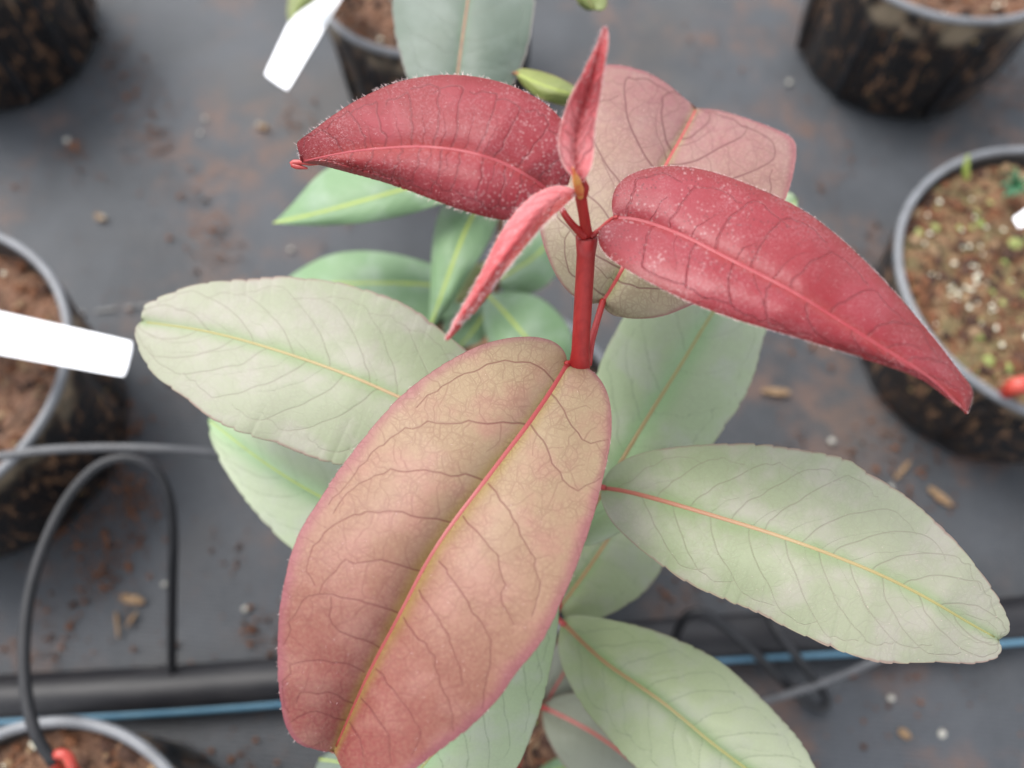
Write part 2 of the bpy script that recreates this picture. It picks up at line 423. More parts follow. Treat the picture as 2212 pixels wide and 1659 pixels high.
# ------------------------------------------------------------------ crumbs, perlite, chips
def lump(c, r, sq=0.6):
    """irregular 8-vertex clod"""
    v = []
    ph = random.random() * 6.28
    for k in range(5):
        a = ph + k * 1.2566
        rr = r * random.uniform(0.6, 1.15)
        v.append((c[0] + rr * math.cos(a), c[1] + rr * math.sin(a), c[2] + r * sq * random.uniform(-0.25, 0.3)))
    v.append((c[0] + r * random.uniform(-.2, .2), c[1] + r * random.uniform(-.2, .2), c[2] + r * sq))
    v.append((c[0], c[1], c[2] - r * sq))
    f = []
    for k in range(5):
        j = (k + 1) % 5
        f.append([k, j, 5]); f.append([j, k, 6])
    return v, f

class Bag:
    def __init__(s): s.v = []; s.f = []; s.m = []
    def add(s, v, f, mi=0):
        o = len(s.v); s.v += list(v); s.f += [[o + i for i in q] for q in f]; s.m += [mi] * len(f)

def ground_crumbs():
    b = Bag()
    # (px, py, spread px, count) spills seen in the photograph
    cl = [(150, 60, 60, 90), (290, 200, 45, 150), (330, 300, 40, 70), (150, 340, 60, 45), (260, 130, 40, 60), (430, 400, 60, 45), (460, 500, 40, 70),
          (470, 560, 40, 40), (250, 470, 120, 40), (160, 330, 20, 30), (240, 960, 50, 180), (290, 1080, 45, 240), (240, 1180, 60, 200), (210, 1250, 60, 120),
          (150, 900, 60, 200), (120, 1100, 80, 260), (330, 860, 80, 60), (500, 1200, 60, 30), (560, 1370, 40, 60), (300, 1350, 120, 40), (100, 1380, 60, 50),
          (1580, 130, 80, 40), (1650, 260, 80, 35), (2160, 190, 50, 120), (2050, 230, 60, 60), (1720, 500, 60, 50), (1800, 380, 60, 35), (1750, 720, 60, 40),
          (1870, 560, 50, 60), (1900, 960, 100, 120), (2050, 930, 80, 120), (1900, 1010, 80, 60), (2000, 1080, 80, 35), (1480, 1270, 50, 35), (1700, 960, 60, 30),
          (2000, 1480, 120, 35), (2100, 1560, 120, 30), (1900, 1600, 120, 25), (420, 1600, 100, 25), (550, 1640, 60, 20), (250, 640, 60, 20), (700, 470, 60, 15), (520, 700, 200, 20),
          (1850, 640, 60, 50), (650, 240, 60, 40)]
    for px, py, sp, n in cl:
        for _ in range(n):
            x = random.gauss(px, sp * 0.75); y = random.gauss(py, sp * 0.75)
            p = W3(x, y, 0.0012)
            r = min(0.0034, 0.0005 + random.expovariate(1 / 0.0007))
            v, f = lump(p, r); b.add(v, f, 0 if random.random() < 0.75 else 1)
    o = link_mesh('soil_crumbs', b.v, b.f, [M['crumb'], M['crumb_dark']], midx=b.m, smooth=False)
    tag(o, 'scattered reddish brown soil crumbs on the grey ground fabric', 'soil', kind='stuff')
ground_crumbs()

def beads():
    src = None
    for i, (px, py, r) in enumerate([(443, 256, .0022), (432, 288, .0018), (560, 270, .0030), (628, 538, .0024), (222, 470, .0032), (145, 303, .0030),
                                     (530, 1316, .0024), (355, 1262, .0022), (1797, 953, .0030), (1925, 1052, .0022), (1705, 178, .0028), (2035, 1585, .0030), (1925, 1508, .0024)]):
        p = V3(px, py, 0.0015)
        lab = ['pale perlite bead on the fabric right of the upper left pot', 'smaller perlite bead just below another on the fabric at upper left',
               'tan grit bead on the fabric below the tilted white label', 'perlite bead on the fabric under the tip of the upper red leaf',
               'bright perlite bead on the open fabric at left', 'pale bead on the fabric just below the upper left pot',
               'perlite bead right of the hanging tube on the fabric', 'perlite bead just left of the hanging tube',
               'bright bead above the big sage leaf on the right', 'bead beside the pale chip right of the sage leaf',
               'bead on the fabric left of the upper right pot', 'bright bead on the wrinkled fabric at lower right',
               'small bead among lower right fabric wrinkles'][i]
        v, f = [], []
        n1, n2 = 6, 9
        for a in range(n1 + 1):
            for c in range(n2):
                th = math.pi * a / n1; ph = 2 * math.pi * c / n2
                rr = r * random.uniform(0.85, 1.1)
                v.append((p.x + rr * math.sin(th) * math.cos(ph), p.y + rr * math.sin(th) * math.sin(ph), p.z + 0.8 * rr * math.cos(th)))
        for a in range(n1):
            for c in range(n2):
                f.append([a * n2 + c, a * n2 + (c + 1) % n2, (a + 1) * n2 + (c + 1) % n2, (a + 1) * n2 + c])
        o = link_mesh('perlite_bead', v, f, M['perlite'])
        tag(o, lab, 'perlite bead', 'perlite beads on the ground fabric')
beads()

def chips():
    data = [(285, 1295, 50, 22, 10, 'pale yellow wood chip on the fabric left of the hanging tube'),
            (252, 1350, 60, 6, 85, 'thin straw lying nearly upright in view below the pale chip'),
            (283, 1338, 42, 6, -55, 'short slanted straw beside the pale chip'),
            (2032, 1072, 62, 16, 38, 'long tan wood chip on the fabric above the right sage leaf'),
            (1676, 845, 60, 14, 4, 'flat reddish wood chip right of the pale green leaf'),
            (2140, 935, 46, 12, -62, 'narrow wood chip on the fabric below the mossy pot'),
            (1950, 1015, 50, 10, -50, 'small wood sliver on the fabric between mossy pot and sage leaf'),
            (1955, 1585, 30, 16, 40, 'small pale chip on wrinkled fabric at lower right'),
            (215, 468, 24, 14, 20, 'small pale wood chip on the open fabric at left'),
            (568, 272, 24, 10, 10, 'small tan chip below the tilted white label')]
    for px, py, L, w, ang, lab in data:
        a = math.radians(ang); d = np.array([math.cos(a), math.sin(a)]); nrm = np.array([-d[1], d[0]])
        c = np.array([px, py], float)
        n = 7; top = []; 
        for i in range(n):
            t = i / (n - 1) - 0.5
            ww = w * 0.5 * (1 - abs(2 * t) ** 3 * 0.6) * random.uniform(0.8, 1.1)
            q = c + d * L * t
            top.append((q - nrm * ww)); top.append((q + nrm * ww))
        z = 0.0035
        V = [tuple(W3(q[0], q[1], z + 0.001 * math.sin(i))) for i, q in enumerate(top)]
        V += [(v[0], v[1], v[2] - 0.002) for v in V]
        m = 2 * n; Fc = []
        for i in range(n - 1):
            k = 2 * i
            Fc += [[k, k + 1, k + 3, k + 2], [m + k, m + k + 2, m + k + 3, m + k + 1], [k, k + 2, m + k + 2, m + k], [k + 1, m + k + 1, m + k + 3, k + 3]]
        Fc += [[0, m, m + 1, 1], [2 * n - 2, 2 * n - 1, m + 2 * n - 1, m + 2 * n - 2]]
        o = link_mesh('wood_chip', V, Fc, M['chip'], smooth=False)
        tag(o, lab, 'wood chip', 'wood chips on the ground fabric')
chips()

# ------------------------------------------------------------------ pots
POT_H, POT_R, BASE_R = 0.132, 0.100, 0.089
def lathe(prof, seg=96, ribs=None):
    V, Fc = [], []
    n = len(prof)
    for k in range(seg):
        a = 2 * math.pi * k / seg
        for (r, z, g) in prof:
            rr = r
            if ribs and g:
                for ra in ribs:
                    da = (a - ra + math.pi) % (2 * math.pi) - math.pi
                    rr -= 0.0075 * g * math.exp(-(da / 0.05) ** 2)
            V.append((rr * math.cos(a), rr * math.sin(a), z))
    for k in range(seg):
        j = (k + 1) % seg
        for i in range(n - 1):
            Fc.append([k * n + i, j * n + i, j * n + i + 1, k * n + i + 1])
    return np.array(V), Fc

def pot(rimpx, label, mossy=False, soil_z=0.112, scale=1.0, crumbs=650, perl=25, seed=1, PH=POT_H, rib_px=None):
    random.seed(seed)
    R, BR = POT_R * scale, BASE_R * scale
    c = W3(rimpx[0], rimpx[1], PH)
    root = empty('plant_pot', (c[0], c[1], 0))
    tag(root, label, 'plant pot', 'black nursery pots standing on the fabric')
    base = np.array([c[0], c[1], 0.0])
    ribs = [k * math.pi / 4 + 0.2 for k in range(8)]
    prof = [(BR * 0.3, 0.004, 0), (BR * .96, 0.003, 0), (BR, 0.008, 0.3), (BR + (R - BR) * .3, PH * .35, 1), (BR + (R - BR) * .6, PH * .68, 1), (BR + (R - BR) * .78, PH * .80, .8),
            (R * .965, PH * .83, 0), (R * .97, PH - 0.006, 0)]
    inner = [(R * .945, PH - 0.006, 0), (R * .93, PH * .80, 0), (R * .88, PH * .55, 0)]
    V, Fc = lathe(prof, 96, ribs)
    link_mesh('body', V + base, Fc, M['potside'], root)
    if rib_px:
        a0, a1 = [math.atan2(q[1] - c[1], q[0] - c[0]) for q in (W3(rib_px[0][0], rib_px[0][1], PH * .8), W3(rib_px[1][0], rib_px[1][1], PH * .8))]
        st = (a1 - a0)
        st = abs((st + math.pi) % (2 * math.pi) - math.pi)
        for k in range(int(round(2 * math.pi / st))):
            a = min(a0, a1) + k * st
            P_ = [(c[0] + r_ * math.cos(a), c[1] + r_ * math.sin(a), z_) for r_, z_ in ((R * .955, PH * .80), (BR + (R - BR) * .4 + .001, PH * .4), (BR + .001, .006))]
            tube('rib', P_, [.0022, .0034, .0036], M['tube'], root, 8, n=12)
    # rim: rounded lip
    rp = []
    for k in range(13):
        a = -math.pi / 2 + 2 * math.pi * k / 12
        rp.append((R * .972 + 0.0030 * math.cos(a) * 1.1, PH - 0.0028 + 0.0034 * math.sin(a), 0))
    V, Fc = lathe(rp, 96)
    link_mesh('rim', V + base, Fc, M['rim'], root)
    V, Fc = lathe(inner, 96)
    link_mesh('inner_wall', V + base, Fc, M['rim_in'], root)
    # soil
    n1, n2 = 34, 72
    V = [(0, 0, soil_z)]; Fc = []
    for i in range(1, n1 + 1):
        for k in range(n2):
            a = 2 * math.pi * k / n2; r = R * 0.925 * i / n1
            x, y = r * math.cos(a), r * math.sin(a)
            z = soil_z + 0.007 * noise.noise((x * 28 + seed, y * 28, 0)) + 0.004 * noise.noise((x * 90, y * 90 + seed, 2)) + 0.002 * noise.noise((x * 260, y * 260 + seed, 2))
            V.append((x, y, z))
    for k in range(n2): Fc.append([0, 1 + k, 1 + (k + 1) % n2])
    for i in range(n1 - 1):
        for k in range(n2):
            a = 1 + i * n2 + k; b_ = 1 + i * n2 + (k + 1) % n2
            Fc.append([a, a + n2, b_ + n2, b_])
    sb = Bag(); sb.add(V, Fc, 0)
    for _ in range(crumbs):
        a = random.uniform(0, 6.283); r = R * 0.92 * math.sqrt(random.random())
        x, y = r * math.cos(a), r * math.sin(a)
        rr = min(0.008, 0.0012 + random.expovariate(1 / 0.0016))
        v, f = lump((x, y, soil_z + 0.007 * noise.noise((x * 28 + seed, y * 28, 0)) + 0.002), rr, 0.55)
        t = random.random()
        mi = 1 if t < 0.55 else 2 if t < 0.85 else 3
        if mossy and random.random() < 0.12 and noise.noise((x * 20, y * 20, 5)) > -0.1: mi = 4 if random.random() < .6 else 1
        sb.add(v, f, mi)
    so = link_mesh('potting_soil', np.array(sb.v) + base, sb.f, [M['soil_moss'] if mossy else M['soil'], M['crumb'], M['crumb_dark'], M['chip'], M['moss']], root, midx=sb.m, smooth=False)
    pb = Bag()
    for _ in range(perl):
        if mossy:
            x = random.gauss(-0.062, 0.022); y = random.gauss(-0.012, 0.034)
        else:
            a = random.uniform(0, 6.283); r = R * .88 * math.sqrt(random.random()); x, y = r * math.cos(a), r * math.sin(a)
        if math.hypot(x, y) > R * .9: continue
        v, f = lump((x, y, soil_z + 0.005), random.uniform(0.0010, 0.0026), 0.9); pb.add(v, f, 0)
    if pb.f:
        p_ = link_mesh('perlite', np.array(pb.v) + base, pb.f, M['perlite_wet'], root)
        p_['kind'] = 'stuff'
    return root

M['rim_in'] = plain('black_plastic_inside', (0.02, 0.02, 0.022, 1), 0.45, 0.5, (0.04, 0.035, 0.03, 1), 60)
pot((-225, -225), 'black pot seen from the side at the upper left, soil stained, rim out of view', seed=2, rib_px=((92, -40), (-60, 60)), PH=.165, soil_z=.14, scale=1.15)
pot((915, -62), 'black pot with brown soil beside the tilted white label at the top', rib_px=((715, 90), (800, 140)), seed=3, soil_z=.118)
pot((2062, -146), 'black ribbed pot at the upper right with pale dusty band under its rim', seed=4, soil_z=.118, PH=.136, scale=1.12, rib_px=((1906, 20), (2106, 62)))
pot((2298, 597), 'pot with mossy perlite flecked soil behind the right red leaf', mossy=True, seed=5, soil_z=.105, crumbs=1500, perl=52, scale=1.25, PH=.12)
pot((-240, 797), 'pot at the left edge under the broad white label', seed=6, soil_z=.108, scale=1.24)
pot((40, 1985), 'pot in the lower left corner with the red drip emitter', seed=8, soil_z=.116)
pot((1040, 915), 'pot hidden under the foliage holding the plain green plant', seed=9, soil_z=.116)
pot((1130, 1730), 'pot at the bottom centre holding the red tipped young plant', seed=10, soil_z=.118)

# ------------------------------------------------------------------ leaves
def smoothstep(x, a, b):
    t = np.clip((x - a) / (b - a), 0, 1); return t * t * (3 - 2 * t)

def seg_dist(P, poly):
    """min distance of points P (n,2) to polyline"""
    best = np.full(len(P), 1e9)
    poly = np.asarray(poly, float)
    ns = max(1, len(poly) - 1)
    for k_, (a, b) in enumerate(zip(poly[:-1], poly[1:])):
        d = b - a; L = np.dot(d, d) + 1e-9
        t = np.clip(((P - a) @ d) / L, 0, 1)
        q = a + t[:, None] * d
        best = np.minimum(best, np.hypot(*(P - q).T) * (1.0 + 0.7 * k_ / ns))
    return best

def leaf(plant, mid, left, right, z, mat, rib=None, rib_r=(0.0008, 0.0003), res=(120, 40), groove=0.0012, groove_w=4.0,
         droop=(0.006, 0.006), lift=(0.0, 0.0), quilt=0.00015, teeth=2.0, nteeth=26, nsec=9, sec=None, wav=0.002, seed=0,
         petiole=None, pet_r=0.0011, pet_mat=None, hairs=0, edge_hairs=0, hair_len=0.0014, label=None, thick=0.00035, tipdrop=0.0, secslant=0.12,
         name='leaf', branches=0, mid_out=0.0):
    rs = np.random.default_rng(seed + 100); random.seed(seed)
    nt, nh = res
    t = np.linspace(0, 1, nt)
    Mi = resample(chaikin(mid, 3), t); E = {}
    for sgn, e in ((-1, left), (1, right)):
        ee = resample(chaikin(e, 3), t)
        # teeth along the margin
        if teeth:
            tg = np.gradient(ee, axis=0); tg /= np.linalg.norm(tg, axis=1)[:, None] + 1e-9
            out = ee - Mi; nr = np.stack([-tg[:, 1], tg[:, 0]], 1); s_ = np.sign((nr * out).sum(1))[:, None]; nr = nr * s_
            jit = np.cumsum(1 + 0.5 * rs.standard_normal(nt)) / nt
            ph = (t + 0.02 * np.sin(t * 23 + seed)) * nteeth
            saw = (ph % 1.0)
            amp = teeth * smoothstep(t, 0.08, 0.3) * (0.6 + 0.8 * np.abs(np.sin(t * 17 + sgn + seed)))
            tid = np.floor(ph).astype(int); ra = rs.uniform(.25, 1.5, tid.max() + 2)[np.clip(tid, 0, None)]
            ee = ee + nr * (amp * ra * (0.45 - (1 - saw) ** 3))[:, None]
            ee = ee + nr * (teeth * 1.1 * np.sin(t * 11 + seed * 1.3 + sgn) * smoothstep(t, .05, .2) * (1 - smoothstep(t, .9, 1)))[:, None]
        E[sgn] = ee
    v = np.concatenate([-np.linspace(1, 0, nh + 1) ** 1.15, (np.linspace(0, 1, nh + 1) ** 1.15)[1:]])
    nv = len(v)
    av = np.abs(v)
    PX = np.empty((nt, nv, 2))
    for j, vj in enumerate(v):
        e = E[-1] if vj < 0 else E[1]
        PX[:, j] = Mi + (e - Mi) * abs(vj)
    # heights
    z = np.asarray(z, float)
    zt = np.interp(t, np.linspace(0, 1, len(z)), z)
    k = np.ones(9) / 9.0
    zt = np.convolve(np.pad(zt, 4, mode='reflect', reflect_type='odd'), k, 'valid') if nt > 20 else zt
    depth = H - zt
    mmpp = depth / F * 1000.0                                   # mm per photo pixel
    half = {s: np.linalg.norm(E[s] - Mi, axis=1) * mmpp for s in (-1, 1)}   # mm
    Z = np.repeat(zt[:, None], nv, 1)
    D = np.empty((nt, nv))
    for j, vj in enumerate(v):
        s = -1 if vj < 0 else 1; hw = half[s]; D[:, j] = hw * abs(vj)
        prof = np.sin(np.pi * np.clip(t, 0, 1)) ** 0.5
        dr = droop[0] if s < 0 else droop[1]; lf = lift[0] if s < 0 else lift[1]
        Z[:, j] += prof * (lf * abs(vj) - dr * abs(vj) ** 2.2)
        Z[:, j] += groove * prof * (1 - np.exp(-(D[:, j] / groove_w) ** 1.3))
    # wavy relief
    for i in range(0, nt):
        for j in range(0, nv):
            pass
    a1, a2, a3 = rs.uniform(0, 6.28, 3)
    TT, VV = np.meshgrid(t, v, indexing='ij')
    Z += wav * (np.sin(TT * 9 + a1 + VV * 1.5) * np.abs(VV) ** 1.5 * 0.6 + np.sin(TT * 17 + a2 - VV * 2) * np.abs(VV) ** 3 * 0.45 + 0.25 * np.sin(TT * 5 + VV * 4 + a3))
    # secondary veins as pixel polylines
    def at(tt, vv):
        tt = min(max(tt, 0), 1); i = tt * (nt - 1); i0 = int(i); i1 = min(i0 + 1, nt - 1); f = i - i0
        m_ = Mi[i0] * (1 - f) + Mi[i1] * f
        s = -1 if vv < 0 else 1
        e_ = E[s][i0] * (1 - f) + E[s][i1] * f
        return m_ + (e_ - m_) * abs(vv)
    veins = []
    if sec is None:
        for s in (-1, 1):
            for k_ in range(nsec):
                t0 = 0.04 + 0.88 * (k_ + 0.5 * (s > 0)) / nsec + random.uniform(-.012, .012)
                reach = random.uniform(0.74, 0.86); sl = secslant * random.uniform(0.85, 1.2)
                pl = []
                for q in np.linspace(0, 1, 9):
                    pl.append(at(t0 + sl * q ** 1.4, s * reach * q) + rs.standard_normal(2) * (2.5 if 0 < q else 0))
                # loop forward along the margin
                for q in np.linspace(0.15, 1, 6):
                    pl.append(at(t0 + sl + q * 0.80 / nsec, s * (reach + 0.05 * math.sin(q * 3.1) - 0.05 * q)) + rs.standard_normal(2) * 3.5)
                veins.append((chaikin(pl, 1), 1.0))
                if random.random() < 0.75:
                    t1 = t0 + 0.45 / nsec
                    pl = [at(t1 + sl * q ** 1.4, s * 0.55 * q) + rs.standard_normal(2) * 3 for q in np.linspace(0, 1, 6)]
                    veins.append((pl, 2.2))
    else:
        for pl in sec:
            pl = chaikin(np.asarray(pl, float), 1)
            L_ = np.linalg.norm(np.diff(pl, axis=0), axis=1).sum(); n_ = max(4, int(L_ / 17))
            pl = resample(pl, np.linspace(0, 1, n_)); pl[1:-1] += rs.standard_normal((n_ - 2, 2)) * 2.6
            veins.append((pl, 1.0))
    flat = PX.reshape(-1, 2)
    dt = np.full(len(flat), 1e3)
    if branches:
        keep = [np.asarray(pl) for pl, w_ in veins if w_ < 1.5]
        for pl in keep:
            L_ = np.linalg.norm(np.diff(pl, axis=0), axis=1).sum()
            nb = int(L_ / branches); sgn_ = 1
            for b_ in range(1, nb):
                f_ = (b_ + random.uniform(-.3, .3)) / nb
                p0, p1 = resample(pl, np.array([f_, min(1, f_ + .03)]))
                d_ = p1 - p0; a_ = math.atan2(d_[1], d_[0]) + sgn_ * random.uniform(.9, 1.5); sgn_ = -sgn_
                q_ = [p0]
                for _k in range(random.randint(3, 6)):
                    a2_ = a_ + random.uniform(-.7, .7)
                    q_.append(q_[-1] + np.array([math.cos(a2_), math.sin(a2_)]) * random.uniform(9, 17))
                q_ = np.array(q_); lo_, hi_ = q_.min(0) - 12, q_.max(0) + 12
                mk = np.where((flat[:, 0] > lo_[0]) & (flat[:, 0] < hi_[0]) & (flat[:, 1] > lo_[1]) & (flat[:, 1] < hi_[1]))[0]
                if len(mk): dt[mk] = np.minimum(dt[mk], seg_dist(flat[mk], q_))
    ds = np.full(len(flat), 1e9)
    for pl, wgt in veins:
        ds = np.minimum(ds, seg_dist(flat, pl) * wgt)
    mm = np.repeat(mmpp[:, None], nv, 1).ravel()
    ds = ds * mm; dt = dt * mm
    DS = ds.reshape(nt, nv)
    edgefade = (1 - smoothstep(np.abs(VV), 0.93, 1.0)) * smoothstep(D, 0, 1.5)
    Z += quilt * np.tanh(DS / 4.5) * edgefade * smoothstep(TT, 0, .06)
    V = W3(PX[..., 0], PX[..., 1], Z)
    # local normals for thickness
    du = np.gradient(V, axis=0); dv = np.gradient(V, axis=1)
    N = np.cross(du, dv); N /= np.linalg.norm(N, axis=-1)[..., None] + 1e-12
    sg = np.sign(N[..., 2:3]); sg[sg == 0] = 1; N = N * sg
    top = V.reshape(-1, 3); bot = (V - N * thick).reshape(-1, 3)
    idx = np.arange(nt * nv).reshape(nt, nv)
    q = np.stack([idx[:-1, :-1], idx[1:, :-1], idx[1:, 1:], idx[:-1, 1:]], -1).reshape(-1, 4)
    # orient so normals face up
    a, b, c = top[q[:, 0]], top[q[:, 1]], top[q[:, 2]]
    if np.cross(b - a, c - a)[:, 2].sum() < 0: q = q[:, ::-1]
    n0 = nt * nv
    faces = q.tolist() + (q[:, ::-1] + n0).tolist()
    for jj in (0, nv - 1):
        for i in range(nt - 1):
            faces.append([int(idx[i, jj]), int(idx[i + 1, jj]), int(idx[i + 1, jj] + n0), int(idx[i, jj] + n0)])
    for ii in (0, nt - 1):
        for j in range(nv - 1):
            faces.append([int(idx[ii, j]), int(idx[ii, j + 1]), int(idx[ii, j + 1] + n0), int(idx[ii, j] + n0)])
    verts = np.vstack([top, bot])
    # metric leaf coordinates (mm)
    arc = np.r_[0, np.cumsum(np.linalg.norm(np.diff(V[:, nh], axis=0), axis=1))] * 1000
    # physical 2-d coordinates straight from the pixel plane keep cells isotropic
    lco = np.stack([PX[..., 0] * mmpp.mean() + seed * 37.0, PX[..., 1] * mmpp.mean(), np.zeros((nt, nv)) + seed], -1).reshape(-1, 3)
    at_ = {'along': TT.ravel(), 'across': np.abs(VV).ravel(), 'dsec': ds, 'dter': dt, 'dmid': D.ravel(), 'side': VV.ravel()}
    at_ = {k_: np.concatenate([x, x]) for k_, x in at_.items()}
    at_['lco'] = np.vstack([lco, lco])
    mats = [mat]; midx = [0] * len(faces)
    if hairs or edge_hairs:
        mats.append(M['hair'])
        hv = []; hf = []
        base_i = len(verts)
        dirt = V[-1, nh] - V[0, nh]; dirt /= np.linalg.norm(dirt)
        picks = []
        for _ in range(hairs):
            i = rs.integers(2, nt - 1); j = rs.integers(1, nv - 1)
            if abs(v[j]) < 0.22 and rs.random() < .8: continue
            picks.append((i, j, 0))
        for _ in range(edge_hairs):
            i = rs.integers(2, nt - 1); j = 0 if rs.random() < .5 else nv - 1
            picks.append((i, j, 1))
        for i, j, ed in picks:
            p = V[i, j]; nn = N[i, j]
            outw = V[i, j] - V[i, nh]; outw = outw / (np.linalg.norm(outw) + 1e-9)
            if ed: d = outw * rs.uniform(.4, 1) + nn * rs.uniform(-.1, .5) + dirt * rs.uniform(.2, 1.3)
            else: d = dirt * rs.uniform(.3, 1.2) + nn * rs.uniform(.15, .7) + rs.standard_normal(3) * .35
            d /= np.linalg.norm(d)
            L = hair_len * rs.uniform(.5, 1.2) * (1.0 if ed else .8); w = 0.000045 if ed else 0.000028
            sd_ = np.cross(d, np.array([0, -0.4, -0.9])); sd_ /= np.linalg.norm(sd_) + 1e-9
            bend = rs.standard_normal(3) * 0.25 * L
            o = base_i + len(hv)
            hv += [p - sd_ * w, p + sd_ * w, p + d * L * .55 + bend * .3 + sd_ * w * .8, p + d * L * .55 + bend * .3 - sd_ * w * .8, p + d * L + bend]
            hf += [[o, o + 1, o + 2, o + 3], [o + 3, o + 2, o + 4]]
        verts = np.vstack([verts, np.array(hv)])
        m = len(hv)
        for k_ in at_:
            x = at_[k_]
            at_[k_] = np.concatenate([x, np.zeros((m,) + x.shape[1:])])
        faces += hf; midx += [1] * len(hf)
    # leaf object sits at its base
    lo = bpy.data.objects.new(name, None)
    c0 = Vector(V[0, nh].tolist())
    me = bpy.data.meshes.new(name)
    me.from_pydata((verts - np.array(c0)).tolist(), [], faces)
    for m_ in mats: me.materials.append(m_)
    me.polygons.foreach_set('material_index', np.asarray(midx, dtype=np.int32))
    me.polygons.foreach_set('use_smooth', np.ones(len(faces), dtype=bool))
    for k_, x in at_.items():
        if x.ndim == 1:
            a_ = me.attributes.new(k_, 'FLOAT', 'POINT'); a_.data.foreach_set('value', x.astype(np.float32))
        else:
            a_ = me.attributes.new(k_, 'FLOAT_VECTOR', 'POINT'); a_.data.foreach_set('vector', x.astype(np.float32).ravel())
    me.update()
    bpy.data.objects.remove(lo)
    lo = bpy.data.objects.new(name, me); COL.objects.link(lo)
    lo.parent = plant; lo.location = c0 - plant.location
    if label: lo['label'] = label
    # midrib (sub-part)
    if rib is not None:
        kk = max(1, nt // 60)
        P = V[::kk, nh] + N[::kk, nh] * (0.00003 + mid_out)
        R = np.interp(np.linspace(0, 1, len(P)), [0, 0.5, 1], [rib_r[0], (rib_r[0] + rib_r[1]) * .45, rib_r[1]])
        Vv, Ff = tube_geo(P, R, 12, flat=0.42)
        link_mesh('midrib', Vv, Ff, rib, lo, attrs={'along': np.repeat(np.linspace(0, 1, len(P)), 12)})
    if petiole is not None:
        P = np.array([W3(*p) for p in petiole])
        P = np.vstack([P, V[0, nh] , V[min(3, nt - 1), nh]])
        tube('petiole', P, [pet_r * 1.35, pet_r, pet_r * .9, max(pet_r * .8, rib_r[0])], pet_mat or rib, lo, n=28)
    return lo

# ---------------------------------------------------------------- the red tipped young plant
plant = empty('young_plant', tuple(V3(1130, 1700, 0.118)))
tag(plant, 'young plant with red downy top leaves, bronze and sage lower leaves in the foreground', 'plant')

# stem nodes (photo pixel, height)
ND = [(1262, 380, .4600), (1268, 512, .4350), (1252, 788, .3950), (1238, 1030, .3520), (1222, 1190, .315), (1186, 1330, .2750), (1140, 1528, .2100), (1100, 1650, .15), (1096, 1690, .112)]
P = np.array([W3(*n) for n in ND])
seg_r = [(1, 2, .00285, .00300), (2, 3, .0030, .0032), (3, 4, .0032, .0034), (4, 5, .0034, .0036), (5, 6, .0036, .0038), (6, 8, .0038, .0045)]
# one continuous swelling stem
tt, RR = [], []
pts = []
for (i0, i1, r0, r1) in seg_r:
    A_, B_ = P[i0], P[i1]
    for s in np.linspace(0, 1, 9)[: -1]:
        pts.append(A_ + (B_ - A_) * s)
        sw = 1 + 0.22 * math.exp(-(s / .07) ** 2) + 0.22 * math.exp(-((1 - s) / .07) ** 2)
        RR.append((r0 + (r1 - r0) * s) * sw)
pts.append(P[8]); RR.append(.005)
Vv, Ff = tube_geo(np.array(pts), np.array(RR), 20)
link_mesh('stem', Vv, Ff, M['stem_red'], plant)
up = [W3(1267, 515, .433), W3(1264, 480, .442), W3(1257, 440, .450), W3(1252, 405, .456), W3(1250, 385, .460)]
tube('shoot_stem', up, [.0022, .0017, .0016, .0017, .0013], M['stem_red'], plant, 14, n=24)
tube('bud', [W3(1254, 425, .4545), W3(1250, 405, .460), W3(1244, 385, .4645), W3(1237, 362, .468)], [.0009, .0014, .0011, .0002], M['bud'], plant, 12, n=20)
tube('bud', [W3(1262, 425, .4535), W3(1264, 405, .457), W3(1262, 388, .460)], [.0009, .0013, .0005], M['bud2'] if 'bud2' in M else M['stem_red'], plant, 12, n=16)

# L1 bronze front leaf
L1_mid = [(1226, 785), (1190, 845), (1140, 918), (1090, 982), (1045, 1042), (975, 1132), (920, 1215), (865, 1325), (800, 1445), (750, 1558), (722, 1624)]
L1_left = [(1226, 785), (1222, 762), (1205, 742), (1180, 731), (1145, 726), (1090, 731), (1030, 748), (960, 785), (900, 825), (852, 866), (800, 925), (748, 992), (728, 1018), (690, 1080), (656, 1130), (630, 1192), (617, 1250), (604, 1320),
           (600, 1400), (601, 1480), (610, 1550), (626, 1592), (652, 1613), (690, 1621), (722, 1625)]
L1_right = [(1226, 785), (1245, 788), (1270, 793), (1298, 818), (1317, 858), (1323, 910), (1320, 960), (1310, 1010), (1299, 1055), (1285, 1110), (1268, 1160), (1250, 1210), (1232, 1255), (1210, 1302), (1188, 1352), (1160, 1400), (1115, 1450),
            (1085, 1500), (1040, 1550), (1000, 1585), (960, 1615), (920, 1645), (890, 1668), (850, 1700), (800, 1715), (762, 1700), (738, 1660), (723, 1628)]
